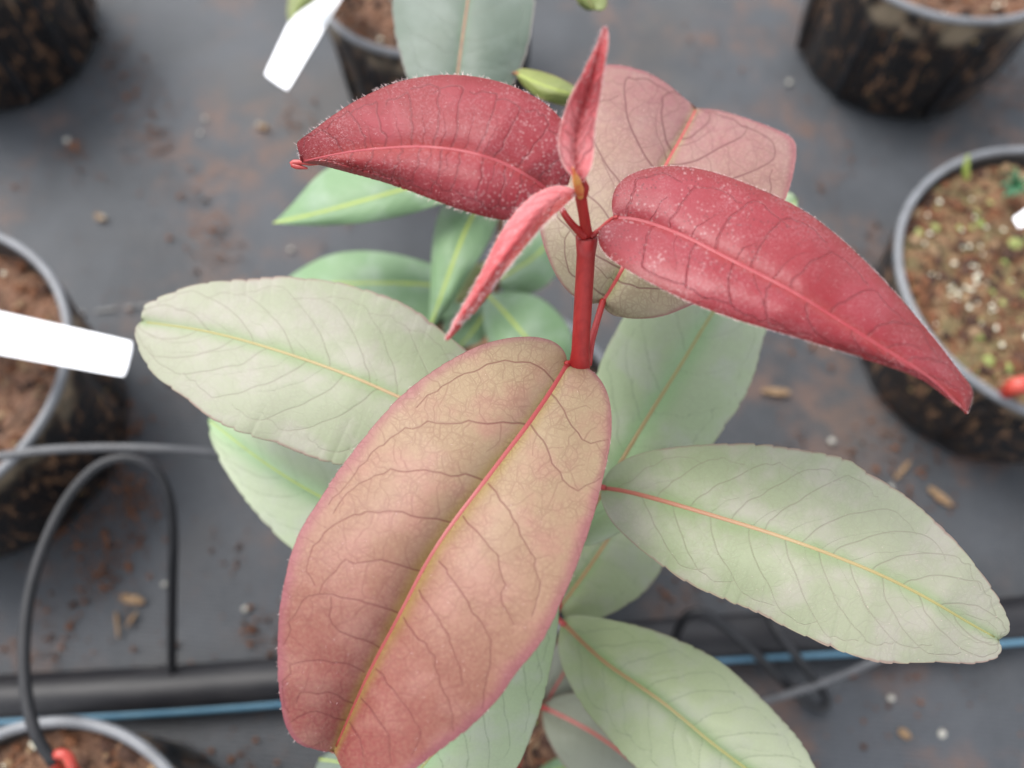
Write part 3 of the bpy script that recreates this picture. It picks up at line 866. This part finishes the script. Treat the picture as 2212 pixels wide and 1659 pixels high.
L1_sec = [[(1200, 830), (1180, 800), (1120, 775), (1040, 790), (960, 830), (900, 880)],
          [(1140, 918), (1105, 915), (1000, 912), (905, 915), (860, 935), (810, 970), (770, 1010), (745, 1050), (710, 1090)],
          [(1042, 1037), (960, 1022), (900, 1018), (830, 1020), (790, 1035), (740, 1070), (720, 1110)],
          [(978, 1130), (925, 1118), (850, 1105), (790, 1105), (740, 1120), (700, 1150), (685, 1170), (665, 1195), (662, 1230), (680, 1265)],
          [(915, 1235), (860, 1220), (800, 1213), (775, 1218), (745, 1208), (715, 1240), (690, 1282)],
          [(862, 1325), (800, 1305), (740, 1290), (692, 1281), (648, 1294), (640, 1325), (622, 1340), (630, 1370), (612, 1395)],
          [(822, 1400), (770, 1375), (722, 1356), (712, 1330), (715, 1290)],
          [(788, 1452), (740, 1435), (668, 1421), (632, 1432), (630, 1456), (612, 1470), (610, 1510), (625, 1540)],
          [(765, 1520), (720, 1495), (680, 1500), (650, 1490), (640, 1520)],
          [(748, 1556), (700, 1545), (660, 1540), (630, 1560)],
          [(1147, 918), (1172, 950), (1198, 1000), (1222, 1048), (1250, 1060), (1300, 1030)],
          [(1190, 850), (1215, 880), (1240, 930), (1270, 960), (1315, 950)],
          [(1055, 1045), (1090, 1090), (1115, 1130), (1132, 1180), (1160, 1205), (1158, 1240), (1170, 1280), (1150, 1330)],
          [(1000, 1115), (1040, 1160), (1070, 1200), (1090, 1260), (1080, 1300), (1110, 1350)],
          [(948, 1213), (985, 1260), (1020, 1310), (1050, 1365), (1064, 1396), (1060, 1440), (1042, 1490), (1042, 1530)],
          [(905, 1275), (940, 1330), (970, 1370), (990, 1430), (1000, 1480)],
          [(872, 1335), (918, 1398), (938, 1430), (960, 1490), (978, 1535), (980, 1580)],
          [(812, 1445), (860, 1505), (900, 1560), (912, 1590), (890, 1630)],
          [(780, 1510), (820, 1555), (845, 1600), (845, 1650)],
          [(755, 1560), (780, 1600), (790, 1660)]]
leaf(plant, L1_mid, L1_left, L1_right, [.396, .405, .409, .409, .404, .394, .378], M['front'], M['rib_cr'], (.00125, .00065), branches=30, res=(520, 150), groove=.0070, groove_w=6.5,
     droop=(.0065, .0065), lift=(.001, .001), quilt=.0002, teeth=1.4, nteeth=34, sec=L1_sec, wav=.0018, seed=1,
     petiole=[(1250, 795, .3935)], pet_r=.0015, pet_mat=M['stem_red'], hairs=220, edge_hairs=60, hair_len=.0006, label='large bronze pink leaf nearest the viewer')

# L4 pink bronze leaf behind the right red leaf
leaf(plant, [(1302, 652), (1322, 620), (1345, 580), (1380, 500), (1410, 420), (1440, 350), (1470, 300), (1505, 234)],
     [(1302, 652), (1270, 655), (1235, 640), (1200, 598), (1177, 540), (1162, 480), (1168, 400), (1200, 300), (1240, 200), (1280, 150), (1312, 138), (1350, 142), (1400, 157), (1440, 180), (1475, 210), (1503, 232)],
     [(1302, 652), (1308, 668), (1330, 683), (1370, 690), (1430, 685), (1490, 660), (1580, 625), (1640, 560), (1680, 470), (1705, 410), (1718, 350), (1720, 310), (1703, 291), (1640, 265), (1560, 238), (1505, 233)],
     [.392, .398, .402, .402, .398, .388, .376], M['pink'], M['rib_red'], (.0012, .0007), branches=26, res=(330, 110), groove=.0024, groove_w=3.0, droop=(.008, .010), quilt=.0002, teeth=0.8, nteeth=30,
     nsec=6, wav=.0018, seed=4, petiole=[(1268, 788, .394), (1275, 745, .3955), (1288, 700, .395)], pet_r=.0013, pet_mat=M['stem_red'], hairs=120, edge_hairs=80, hair_len=.001, label='broad pink bronze leaf with its end folded down')

# L2 sage leaf to the left, L3 sage leaf to the right
leaf(plant, [(1215, 1015), (1130, 975), (1050, 940), (950, 897), (860, 857), (800, 830), (740, 805), (640, 770), (560, 745), (500, 728), (430, 712), (360, 702), (305, 695)],
     [(1215, 1015), (1190, 940), (1120, 850), (1060, 795), (1000, 747), (945, 705), (905, 675), (860, 650), (800, 632), (745, 618), (700, 607), (640, 602), (615, 596), (570, 600), (500, 603), (430, 608), (380, 625), (330, 648), (308, 664), (306, 690)],
     [(1215, 1015), (1150, 1040), (1050, 1045), (900, 1035), (800, 1015), (730, 1000), (660, 985), (600, 960), (545, 945), (490, 925), (440, 898), (400, 858), (360, 832), (320, 790), (298, 745), (289, 712), (303, 697)],
     [.352, .362, .368, .370, .369, .364, .352], M['mature'], M['rib_r_p_o'], (.0009, .00045), branches=24, res=(320, 96), groove=.0014, groove_w=5, droop=(.006, .006), quilt=.0001, teeth=3.0, nteeth=27,
     nsec=10, wav=.0011, seed=2, petiole=[(1238, 1030, .352)], pet_r=.0014, pet_mat=M['rib_red'], label='large sage green leaf reaching to the left')
leaf(plant, [(1300, 1053), (1350, 1060), (1450, 1087), (1550, 1117), (1660, 1150), (1780, 1192), (1900, 1240), (2000, 1290), (2100, 1350), (2158, 1381)],
     [(1300, 1053), (1303, 1035), (1325, 1007), (1360, 986), (1420, 968), (1500, 958), (1600, 957), (1660, 963), (1740, 975), (1835, 994), (1850, 1010), (1900, 1035), (1960, 1070), (2020, 1120), (2080, 1180), (2130, 1250), (2160, 1300), (2182, 1350), (2180, 1368), (2159, 1381)],
     [(1300, 1053), (1297, 1075), (1306, 1102), (1327, 1137), (1380, 1185), (1440, 1225), (1500, 1265), (1570, 1295), (1640, 1325), (1700, 1360), (1780, 1395), (1850, 1420), (1900, 1432), (1950, 1430), (2040, 1427), (2100, 1433), (2150, 1424), (2163, 1410), (2161, 1392), (2158, 1382)],
     [.352, .362, .370, .376, .378, .376, .366], M['mature'], M['rib_r_p_o'], (.0010, .00045), branches=24, res=(320, 96), groove=.0015, groove_w=4.5, droop=(.007, .006), quilt=.00008, teeth=2.7, nteeth=29,
     nsec=10, wav=.0010, seed=3, petiole=[(1240, 1035, .352), (1275, 1046, .352)], pet_r=.0014, pet_mat=M['rib_red'], hairs=120, hair_len=.0008, label='large sage green leaf reaching to the right')

# L5 pale green leaf up to the right, L10 down to the left
leaf(plant, [(1235, 1165), (1285, 1095), (1340, 1000), (1400, 900), (1470, 790), (1540, 672), (1640, 530), (1722, 428)],
     [(1235, 1165), (1240, 1080), (1262, 950), (1288, 800), (1325, 715), (1400, 600), (1500, 500), (1640, 432), (1700, 412), (1722, 428)],
     [(1235, 1165), (1250, 1182), (1290, 1177), (1340, 1150), (1420, 1105), (1500, 1030), (1550, 945), (1607, 860), (1630, 800), (1642, 750), (1654, 712), (1690, 600), (1722, 470), (1722, 428)],
     [.314, .325, .330, .332, .330, .320, .300], M['mature_green'], M['rib_o_l'], (.0011, .0006), res=(170, 50), groove=.0018, groove_w=5, droop=(.006, .006), teeth=2.2, nsec=9, seed=5,
     petiole=[(1222, 1190, .314)], pet_r=.0014, pet_mat=M['rib_red'], label='pale green leaf pointing to the upper right')
leaf(plant, [(1210, 1215), (1150, 1330), (1070, 1460), (1000, 1550), (925, 1640), (850, 1730), (790, 1800)],
     [(1210, 1215), (1120, 1230), (1000, 1330), (900, 1440), (850, 1540), (820, 1640), (790, 1800)],
     [(1210, 1215), (1208, 1290), (1206, 1360), (1192, 1440), (1170, 1530), (1140, 1610), (1110, 1668), (1040, 1740), (930, 1800), (790, 1800)],
     [.312, .322, .326, .324, .316, .300], M['mature_green'], M['rib_o_l'], (.0010, .0004), res=(150, 46), teeth=1.5, droop=(.006, .006), nsec=9, seed=10, petiole=[(1222, 1190, .314)], pet_r=.0014, pet_mat=M['rib_red'],
     label='pale green leaf under the bronze leaf')
leaf(plant, [(1190, 1330), (1060, 1262), (930, 1200), (800, 1130), (690, 1072), (620, 1032), (540, 978), (450, 906)],
     [(1190, 1330), (1120, 1200), (980, 1080), (800, 980), (650, 930), (540, 905), (470, 897), (449, 905)],
     [(1190, 1330), (1080, 1380), (930, 1370), (780, 1300), (700, 1240), (628, 1186), (600, 1158), (568, 1120), (520, 1062), (478, 1000), (456, 950), (449, 907)],
     [.276, .292, .300, .302, .298, .286], M['mature_green'], M['rib_lime'], (.0008, .0003), res=(140, 44), teeth=3.0, nsec=9, seed=13, petiole=[(1190, 1332, .275), (1204, 1336, .2755)], pet_r=.0014, pet_mat=M['rib_red'],
     label='pale green leaf below the left sage leaf')
# L9 lower right
leaf(plant, [(1212, 1343), (1250, 1380), (1306, 1432), (1370, 1474), (1431, 1516), (1480, 1556), (1531, 1600), (1606, 1656), (1700, 1724), (1800, 1800)],
     [(1212, 1343), (1222, 1330), (1245, 1328), (1290, 1332), (1350, 1345), (1420, 1365), (1500, 1400), (1560, 1430), (1620, 1480), (1680, 1540), (1730, 1600), (1758, 1655), (1790, 1720), (1800, 1800)],
     [(1212, 1343), (1206, 1370), (1205, 1405), (1214, 1440), (1238, 1490), (1276, 1550), (1318, 1602), (1362, 1650), (1420, 1702), (1520, 1770), (1650, 1810), (1800, 1800)],
     [.276, .288, .296, .299, .297, .286], M['lower'], M['rib_o_l'], (.0014, .0006), res=(180, 54), groove=.003, groove_w=4, teeth=2.0, nsec=10, quilt=.0003, droop=(.005, .006), seed=9,
     petiole=[(1190, 1332, .275), (1204, 1336, .2755)], pet_r=.0014, pet_mat=M['rib_red'], label='green leaf at the bottom right of the stem')
# L7 grey green leaf under the gap
leaf(plant, [(1209, 1315), (1255, 1252), (1310, 1170), (1370, 1080), (1430, 1000)],
     [(1209, 1315), (1205, 1260), (1225, 1170), (1270, 1070), (1350, 1000), (1430, 1000)],
     [(1209, 1315), (1225, 1345), (1270, 1345), (1318, 1328), (1355, 1305), (1400, 1272), (1436, 1222), (1460, 1150), (1470, 1060), (1430, 1000)],
     [.262, .268, .270, .262, .25], M['lower'], M['rib_tan'], (.0010, .0005), res=(110, 40), teeth=1.5, nsec=7, seed=7, petiole=[(1186, 1334, .266)], pet_r=.0013, pet_mat=M['rib_red'])
# small mauve leaf and its neighbours low on the stem
leaf(plant, [(1174, 1528), (1230, 1555), (1290, 1588), (1350, 1632), (1420, 1690), (1480, 1750)],
     [(1174, 1528), (1188, 1508), (1230, 1494), (1300, 1500), (1380, 1560), (1440, 1650), (1480, 1750)],
     [(1174, 1528), (1170, 1550), (1178, 1590), (1205, 1640), (1260, 1700), (1360, 1750), (1480, 1750)],
     [.212, .222, .226, .222, .21], M['dusk'], M['rib_pink'], (.0014, .0005), res=(90, 36), teeth=1, nsec=6, seed=11, petiole=[(1142, 1530, .208), (1160, 1527, .21)], pet_r=.0012, pet_mat=M['rib_red'], label='dusky mauve leaf low on the stem')
leaf(plant, [(1178, 1520), (1215, 1460), (1250, 1400), (1290, 1330)],
     [(1178, 1520), (1172, 1470), (1200, 1380), (1290, 1330)],
     [(1178, 1520), (1240, 1500), (1290, 1430), (1290, 1330)],
     [.208, .214, .212, .20], M['dusk'], M['rib_pink'], (.0010, .0004), res=(70, 30), teeth=1, nsec=5, seed=12)
leaf(plant, [(1160, 1560), (1050, 1590), (900, 1620), (760, 1650), (690, 1640)],
     [(1160, 1560), (1050, 1530), (900, 1540), (760, 1590), (690, 1640)],
     [(1160, 1560), (1080, 1680), (900, 1740), (740, 1760), (672, 1680), (690, 1640)],
     [.21, .225, .228, .222, .208], M['far_grey'], M['rib_lime'], (.0010, .0004), res=(90, 36), teeth=1, nsec=6, seed=14)
leaf(plant, [(1150, 1680), (1190, 1665), (1235, 1655), (1250, 1640)],
     [(1150, 1680), (1180, 1645), (1215, 1632), (1250, 1640)], [(1150, 1680), (1190, 1700), (1240, 1690), (1250, 1640)],
     [.15, .155, .156, .15], M['far'], M['rib_lime'], (.0006, .0003), res=(50, 20), teeth=1, nsec=4, seed=15)
tube('side_twig', [W3(1150, 1650, .145), W3(1140, 1622, .16), W3(1155, 1600, .17), W3(1172, 1578, .18)], [.0016, .0013, .0011, .0009], M['stem_low2'] if 'stem_low2' in M else M['rib_orange'], plant)

# L6 upper left red leaf
leaf(plant, [(1205, 432), (1170, 398), (1130, 374), (1090, 353), (1040, 335), (980, 322), (910, 316), (860, 318), (800, 322), (740, 330), (690, 340), (652, 349)],
     [(1205, 432), (1235, 390), (1235, 320), (1222, 270), (1200, 243), (1170, 216), (1120, 190), (1070, 172), (1010, 162), (960, 161), (920, 165), (870, 174), (820, 192), (760, 222), (720, 248), (680, 278), (655, 296), (639, 307), (646, 330), (652, 349)],
     [(1205, 432), (1200, 462), (1160, 474), (1110, 479), (1060, 472), (1010, 458), (950, 436), (900, 418), (850, 398), (790, 381), (740, 368), (700, 356), (675, 351), (652, 349)],
     [.448, .455, .458, .457, .452, .444, .432], M['red_a'], M['rib_rose'], (.0008, .00035), branches=22, res=(320, 100), groove=.0020, groove_w=3, droop=(.0035, .010), lift=(.004, .0), quilt=.00007, teeth=0.8, nteeth=40,
     nsec=11, wav=.0010, seed=6, secslant=.03, petiole=[(1262, 510, .4365), (1238, 488, .4415), (1218, 462, .446)], pet_r=.0011, pet_mat=M['stem_red'], hairs=900, edge_hairs=330, hair_len=.0011,
     label='downy red leaf at the upper left of the shoot')
tube('leaf_tip', [W3(700, 353, .431), W3(672, 352, .4295), W3(645, 350, .428), W3(630, 352, .4275), W3(634, 358, .427), W3(650, 361, .427), W3(664, 364, .427)], [.0004, .0007, .0010, .0008, .0010, .0009, .0003], M['tip'] if 'tip' in M else M['rib_red'], plant, 10, n=30)

# L8 right red leaf
leaf(plant, [(1326, 471), (1366, 472), (1406, 482), (1480, 510), (1556, 550), (1630, 588), (1706, 626), (1780, 672), (1856, 720), (1930, 766), (2006, 812), (2055, 858), (2090, 893)],
     [(1326, 471), (1320, 445), (1325, 412), (1345, 385), (1386, 365), (1446, 356), (1506, 362), (1571, 380), (1646, 410), (1731, 450), (1806, 505), (1881, 575), (1956, 655), (2031, 745), (2070, 800), (2096, 832), (2103, 852), (2090, 893)],
     [(1326, 471), (1300, 488), (1290, 510), (1296, 535), (1320, 562), (1386, 600), (1440, 628), (1496, 655), (1560, 680), (1606, 696), (1706, 725), (1806, 755), (1906, 785), (1960, 803), (2006, 825), (2050, 860), (2080, 882), (2090, 893)],
     [.438, .446, .450, .452, .450, .446, .438], M['red_b'], M['rib_rose'], (.0009, .0003), res=(280, 80), groove=.0016, groove_w=2.5, droop=(.006, .005), lift=(.001, .001), quilt=.00012, teeth=0.6, nteeth=40,
     nsec=8, wav=.0010, seed=8, secslant=.08, petiole=[(1276, 512, .4355), (1298, 494, .4375), (1312, 480, .438)], pet_r=.0007, pet_mat=M['stem_red'], hairs=900, edge_hairs=900, hair_len=.00045,
     label='glossy red leaf reaching to the right')
# young folded leaves
leaf(plant, [(1258, 392), (1246, 370), (1242, 310), (1256, 240), (1281, 165), (1296, 100), (1307, 58)],
     [(1258, 392), (1236, 384), (1215, 355), (1203, 312), (1210, 268), (1226, 222), (1252, 172), (1272, 128), (1290, 98), (1300, 62), (1307, 58)],
     [(1258, 392), (1268, 382), (1280, 355), (1284, 325), (1284, 280), (1295, 222), (1301, 180), (1309, 120), (1314, 62), (1307, 58)],
     [.462, .466, .471, .477, .484, .489, .492], M['fuzz'], None, res=(130, 40), groove=.0006, groove_w=1.0, lift=(.0006, .0010), droop=(.0006, .0004), quilt=.0001, teeth=0, nsec=8, wav=.0004, seed=21,
     hairs=1500, edge_hairs=420, hair_len=.0011, thick=.0006, label='upright woolly red young leaf, folded')
leaf(plant, [(1248, 412), (1205, 428), (1172, 450), (1140, 492), (1100, 545), (1058, 604), (1012, 665), (963, 734)],
     [(1248, 412), (1225, 402), (1195, 401), (1160, 415), (1130, 440), (1100, 475), (1072, 522), (1048, 572), (1018, 630), (985, 685), (963, 734)],
     [(1248, 412), (1238, 428), (1215, 448), (1180, 478), (1150, 513), (1110, 562), (1070, 612), (1030, 662), (992, 704), (963, 734)],
     [.457, .464, .468, .468, .465, .460, .454], M['fuzz_b'], None, res=(150, 40), groove=.0006, groove_w=1.0, lift=(.001, -.003), droop=(.005, .0), quilt=.0002, teeth=0.5, nteeth=12, nsec=8, wav=.0006, seed=22,
     hairs=1300, edge_hairs=420, hair_len=.0011, thick=.0006, label='woolly red young leaf hanging to the lower left')

# ---------------------------------------------------------------- the plain green plant behind
p2 = empty('young_plant', tuple(V3(1060, 905, 0.116)))
tag(p2, 'young plant with plain green leaves standing behind and below the red leaves', 'plant')
S2 = [(1170, -75, .352), (1135, -30, .350), (1120, 60, .348), (1104, 160, .345), (1097, 300, .315), (1082, 480, .262), (1070, 640, .215), (1062, 800, .155), (1060, 905, .112)]
tube('stem', [W3(*s) for s in S2], [.0009, .0010, .0011, .0013, .0018, .0022, .0026, .003, .0035], M['rib_orange'], p2, 12, n=50)
leaf(p2, [(975, 250), (988, 170), (998, 90), (1008, 20), (1025, -90), (1045, -200)],
     [(975, 250), (890, 200), (862, 130), (850, 60), (846, -10), (900, -130), (1045, -200)],
     [(975, 250), (1080, 220), (1120, 165), (1143, 80), (1160, 0), (1150, -100), (1045, -200)],
     [.355, .362, .368, .37, .368, .36], M['far_grey'], M['rib_orange'], (.0009, .0006), res=(120, 44), teeth=2.5, nteeth=22, nsec=7, seed=31, petiole=[(1100, 215, .348), (1040, 255, .352)], pet_r=.0010, label='grey green leaf at the top of the view')
leaf(p2, [(1112, 156), (1150, 175), (1190, 190), (1240, 205), (1290, 215)],
     [(1112, 156), (1125, 146), (1165, 152), (1220, 172), (1290, 215)], [(1112, 156), (1130, 185), (1170, 215), (1230, 232), (1290, 215)],
     [.365, .370, .372, .37, .365], M['yellow'], M['rib_lime'], (.0004, .0002), res=(60, 24), teeth=.5, nsec=5, seed=32, petiole=[(1103, 178, .342), (1104, 162, .355)], pet_r=.0006, pet_mat=M['rib_red'], label='small yellow green leaf')
leaf(p2, [(1225, -60), (1260, -15), (1285, 20)], [(1225, -60), (1235, -10), (1262, 22), (1285, 20)], [(1225, -60), (1290, -50), (1315, 0), (1305, 25), (1285, 20)],
     [.365, .370, .365], M['yellow'], M['rib_orange'], (.0004, .0002), res=(40, 18), teeth=.5, nsec=4, seed=33, petiole=[(1170, -75, .352), (1195, -78, .36)], pet_r=.0007)
leaf(p2, [(1040, 350), (950, 385), (850, 415), (760, 440), (680, 462), (590, 482)],
     [(1040, 350), (950, 320), (850, 318), (760, 335), (690, 372), (650, 420), (612, 462), (590, 482)],
     [(1040, 350), (1010, 420), (940, 445), (880, 465), (800, 480), (720, 487), (650, 486), (590, 482)],
     [.290, .296, .298, .294, .282], M['far'], M['rib_lime'], (.0012, .0006), res=(90, 34), teeth=.5, nsec=9, seed=34, petiole=[(1090, 360, .30)], pet_r=.001)
leaf(p2, [(1060, 640), (990, 622), (920, 614), (840, 611), (760, 612), (680, 612), (610, 610)],
     [(1060, 640), (1010, 605), (940, 572), (870, 550), (790, 540), (710, 548), (640, 585), (610, 610)],
     [(1060, 640), (1000, 680), (900, 700), (800, 690), (700, 660), (610, 610)],
     [.215, .228, .233, .230, .218], M['far'], M['rib_lime'], (.0012, .0006), res=(90, 34), teeth=.5, nsec=9, seed=35, petiole=[(1072, 640, .213)], pet_r=.001)
leaf(p2, [(1062, 400), (1035, 440), (1008, 490), (985, 550), (960, 620), (935, 690), (925, 720)],
     [(1062, 400), (990, 400), (948, 450), (934, 520), (930, 600), (928, 660), (925, 720)],
     [(1062, 400), (1085, 440), (1072, 490), (1040, 550), (1010, 600), (975, 660), (925, 720)],
     [.27, .276, .276, .268, .25], M['far'], M['rib_lime'], (.0011, .0006), res=(90, 34), teeth=.5, nsec=9, seed=36, petiole=[(1088, 395, .285)], pet_r=.001)
leaf(p2, [(1068, 610), (1110, 585), (1150, 560), (1190, 520), (1230, 470)],
     [(1068, 610), (1085, 560), (1130, 500), (1180, 460), (1230, 470)], [(1068, 610), (1100, 640), (1160, 632), (1200, 600), (1230, 540), (1230, 470)],
     [.22, .226, .228, .222, .21], M['far'], M['rib_lime'], (.0011, .0006), res=(70, 30), teeth=.5, nsec=7, seed=37)
leaf(p2, [(1052, 635), (1085, 668), (1120, 710), (1160, 755), (1210, 810)],
     [(1052, 635), (1100, 628), (1170, 640), (1230, 700), (1245, 760), (1210, 810)], [(1052, 635), (1040, 690), (1060, 760), (1120, 820), (1210, 810)],
     [.226, .234, .237, .232, .22], M['far'], M['rib_lime'], (.0012, .0006), res=(80, 30), teeth=.5, nsec=7, seed=38)
leaf(p2, [(1056, 655), (1040, 690), (1018, 720), (990, 750)], [(1056, 655), (1000, 650), (960, 680), (955, 720), (990, 750)], [(1056, 655), (1060, 700), (1040, 745), (990, 750)],
     [.205, .21, .208, .2], M['far'], M['rib_lime'], (.0011, .0006), res=(60, 24), teeth=.5, nsec=6, seed=39)
leaf(p2, [(1068, 560), (1040, 590), (1010, 625), (985, 655)], [(1068, 560), (1020, 570), (990, 610), (985, 655)], [(1068, 560), (1062, 600), (1030, 640), (985, 655)],
     [.25, .254, .25, .242], M['yellow'], M['rib_orange'], (.0006, .0003), res=(50, 20), teeth=.5, nsec=5, seed=40)

# ---------------------------------------------------------------- irrigation
def pipe_pt(px, zc):
    return W3(px, 1497 - 0.083 * px + 16, zc)
R_ = 0.0165
root = empty('irrigation_pipe', tuple(pipe_pt(700, 0)))
tag(root, 'thick black irrigation pipe with a pale blue stripe lying across the fabric', 'pipe')
a, b = np.array(pipe_pt(-700, R_)), np.array(pipe_pt(2900, R_))
tt = np.linspace(0, 1, 60)
PP = a + (b - a) * tt[:, None]
PP[:, 1] += 0.0025 * np.sin(tt * 14)
Vv, Ff = tube_geo(PP, R_, 28)
link_mesh('pipe_wall', Vv, Ff, M['pipe'], root)
# stripe is extruded along the lower flank facing the camera
d = (b - a) / np.linalg.norm(b - a); side = np.cross(d, [0, 0, 1.0]); side /= np.linalg.norm(side)
if side[1] > 0: side = -side
ang = math.radians(14)
SP = PP + (side * math.cos(ang) + np.array([0, 0, 1]) * math.sin(ang)) * (R_ - 0.0012)
Vv, Ff = tube_geo(SP, 0.0036, 12)
link_mesh('stripe', Vv, Ff, M['blue'], root)

def microtube(P, r, mat, label, emitter=None):
    pts = np.array([W3(*p) for p in P])
    root = empty('drip_tube', tuple(pts[0]))
    tag(root, label, 'drip tube', 'thin drip tubes around the pots')
    tube('hose', pts, r, mat, root, 12, 3, 90)
    if emitter is not None: emitter(root)
    return root
def emitter(root):
    c = W3(112, 1640, .155)
    # little red hooked peg
    tube('emitter', [c + np.array([-.001, -.006, -.014]), c + np.array([.000, -.002, -.003]), c + np.array([.003, .003, .002]), c + np.array([.009, .002, .001]), c + np.array([.011, -.004, -.002]), c + np.array([.010, -.010, -.012])],
         [.003, .003, .0028, .0028, .003, .0034], M['red_plastic'], root, 14)
microtube([(372, 1478, .02), (371, 1400, .045), (372, 1280, .085), (375, 1150, .13), (366, 1070, .155), (335, 1005, .17), (270, 984, .175), (205, 1005, .175), (140, 1080, .172), (92, 1180, .17), (60, 1290, .168), (50, 1400, .166), (55, 1500, .164), (75, 1590, .162), (118, 1650, .155)],
          .0032, M['tube'], 'black drip tube arching from the pipe to the lower left pot', emitter)
microtube([(-260, 1050, .15), (-90, 1005, .160), (0, 985, .164), (100, 971, .166), (230, 966, .165), (350, 969, .16), (450, 977, .15), (600, 1000, .13), (800, 1060, .12)],
          .0029, M['tube_grey'], 'dusty grey drip tube running across above the left pot rim')
microtube([(1452, 1420, .02), (1461, 1372, .045), (1476, 1334, .062), (1506, 1318, .07), (1541, 1334, .068), (1606, 1387, .055), (1706, 1485, .02), (1732, 1510, .010), (1770, 1536, .007), (1790, 1524, .007), (1782, 1500, .012), (1761, 1472, .03), (1716, 1412, .05), (1672, 1358, .055), (1650, 1300, .04)],
          .0034, M['tube'], 'looped black drip tube over the pipe right of the plant')
microtube([(1500, 1560, .018), (1646, 1516, .026), (1731, 1491, .03), (1806, 1465, .03), (1886, 1430, .03), (2000, 1370, .035), (2100, 1300, .03)],
          .0028, M['tube_grey'], 'grey drip tube passing over the black loop')
# red emitter in mossy pot
er = empty('drip_peg', tuple(V3(2200, 845, .14)))
tag(er, 'red plastic drip peg inside the mossy pot at the right edge', 'drip peg')
tube('peg', [W3(2172, 850, .128), W3(2190, 835, .140), W3(2215, 828, .142), W3(2250, 840, .13)], [.004, .006, .006, .005], M['red_plastic'], er, 14)
tube('spike', [W3(2190, 835, .140), W3(2192, 850, .10)], [.004, .002], M['red_plastic'], er, 10)

# seedling and green bits in the mossy pot
sp = empty('seedling', tuple(V3(2090, 372, .12)))
tag(sp, 'tiny pale green weed shoot at the edge of the mossy pot', 'seedling')
tube('shoot', [W3(2088, 385, .118), W3(2086, 366, .127), W3(2089, 346, .134), W3(2092, 336, .138)], [.0022, .0024, .002, .001], M['shoot'] if 'shoot' in M else M['rib_lime'], sp, 10)
sw = empty('small_weed', tuple(V3(2192, 405, .12)))
tag(sw, 'small dark green weed with tiny leaves growing in the mossy pot', 'weed')
M['weed'] = plain('weed_leaf', A(60, 128, 84), 0.5, 0.4, A(40, 100, 60), 300)
for k in range(9):
    a = k * 2.4; r = 22 + 10 * (k % 3)
    x, y = 2190 + r * math.cos(a), 405 + r * math.sin(a)
    p0, p1 = W3(2190, 405, .122), W3(x, y, .132)
    tube('leaflet', [p0, (p0 + p1) / 2 + np.array([0, 0, .004]), p1], [.0008, .0028, .0006], M['weed'], sw, 8, n=12, flat=.4)

# ---------------------------------------------------------------- labels
def plate(name, label, corners, z, curve=0.0, n=14):
    """corners: a0,a1 = one short end; b0,b1 = other short end (pixels); z at a end and b end"""
    a0, a1, b0, b1 = [np.array(c, float) for c in corners]
    V = []
    for i in range(n + 1):
        t = i / n
        zz = z[0] + (z[1] - z[0]) * t + curve * math.sin(math.pi * t)
        for k in range(5):
            s = k / 4
            q = (a0 * (1 - t) + b0 * t) * (1 - s) + (a1 * (1 - t) + b1 * t) * s
            if i in (0, n) and k in (0, 4):
                c_ = (a0 + a1 + b0 + b1) / 4; q = q + (c_ - q) * 0.012
            V.append(W3(q[0], q[1], zz))
    V = np.array(V); nn = np.cross(V[5] - V[0], V[1] - V[0]); nn /= np.linalg.norm(nn)
    if nn[2] > 0: nn = -nn
    m = len(V); V = np.vstack([V, V + nn * 0.0009]); Fc = []
    for i in range(n):
        for k in range(4):
            p = i * 5 + k
            Fc.append([p, p + 1, p + 6, p + 5]); Fc.append([m + p, m + p + 5, m + p + 6, m + p + 1])
        for k in (0, 4):
            p = i * 5 + k; Fc.append([p, p + 5, m + p + 5, m + p])
    for i in (0, n):
        for k in range(4):
            p = i * 5 + k; Fc.append([p, m + p, m + p + 1, p + 1])
    o = link_mesh(name, V, Fc, M['white'], smooth=False)
    o.data.polygons.foreach_set('use_smooth', [len(p.vertices) == 4 and p.area > 2e-6 for p in o.data.polygons])
    tag(o, label, 'plant label', 'white plastic plant labels')
    return o
plate('plant_label', 'broad blank white plastic label leaning out of the left pot', [(287, 738), (269, 814), (-330, 600), (-350, 700)], (.222, .10), .012)
plate('plant_label', 'narrow curved white plastic label leaning out of the pot at the top', [(572, 160), (621, 194), (690, -90), (770, -60)], (.225, .155), .004)
plate('plant_label', 'white label just showing at the right edge over the mossy pot', [(2190, 470), (2204, 492), (2320, 380), (2350, 420)], (.18, .13), .0)
# olive leaf by the top label
p3 = empty('young_plant', tuple(V3(860, -70, .118)))
tag(p3, 'cut off young plant in the pot at the top, only an olive leaf tip showing', 'plant')
tube('stem', [W3(860, -70, .115), W3(850, -120, .16), W3(835, -170, .2)], [.003, .0025, .002], M['stem_low'], p3)
leaf(p3, [(800, -160), (720, -80), (660, -20), (630, 46)], [(800, -160), (690, -130), (630, -40), (618, 20), (624, 46)], [(800, -160), (760, -60), (690, 0), (640, 30), (624, 46)],
     [.20, .215, .215, .205], M['olive'] if 'olive' in M else M['yellow'], M['rib_lime'], (.0006, .0003), res=(60, 24), teeth=.5, nsec=6, seed=50)
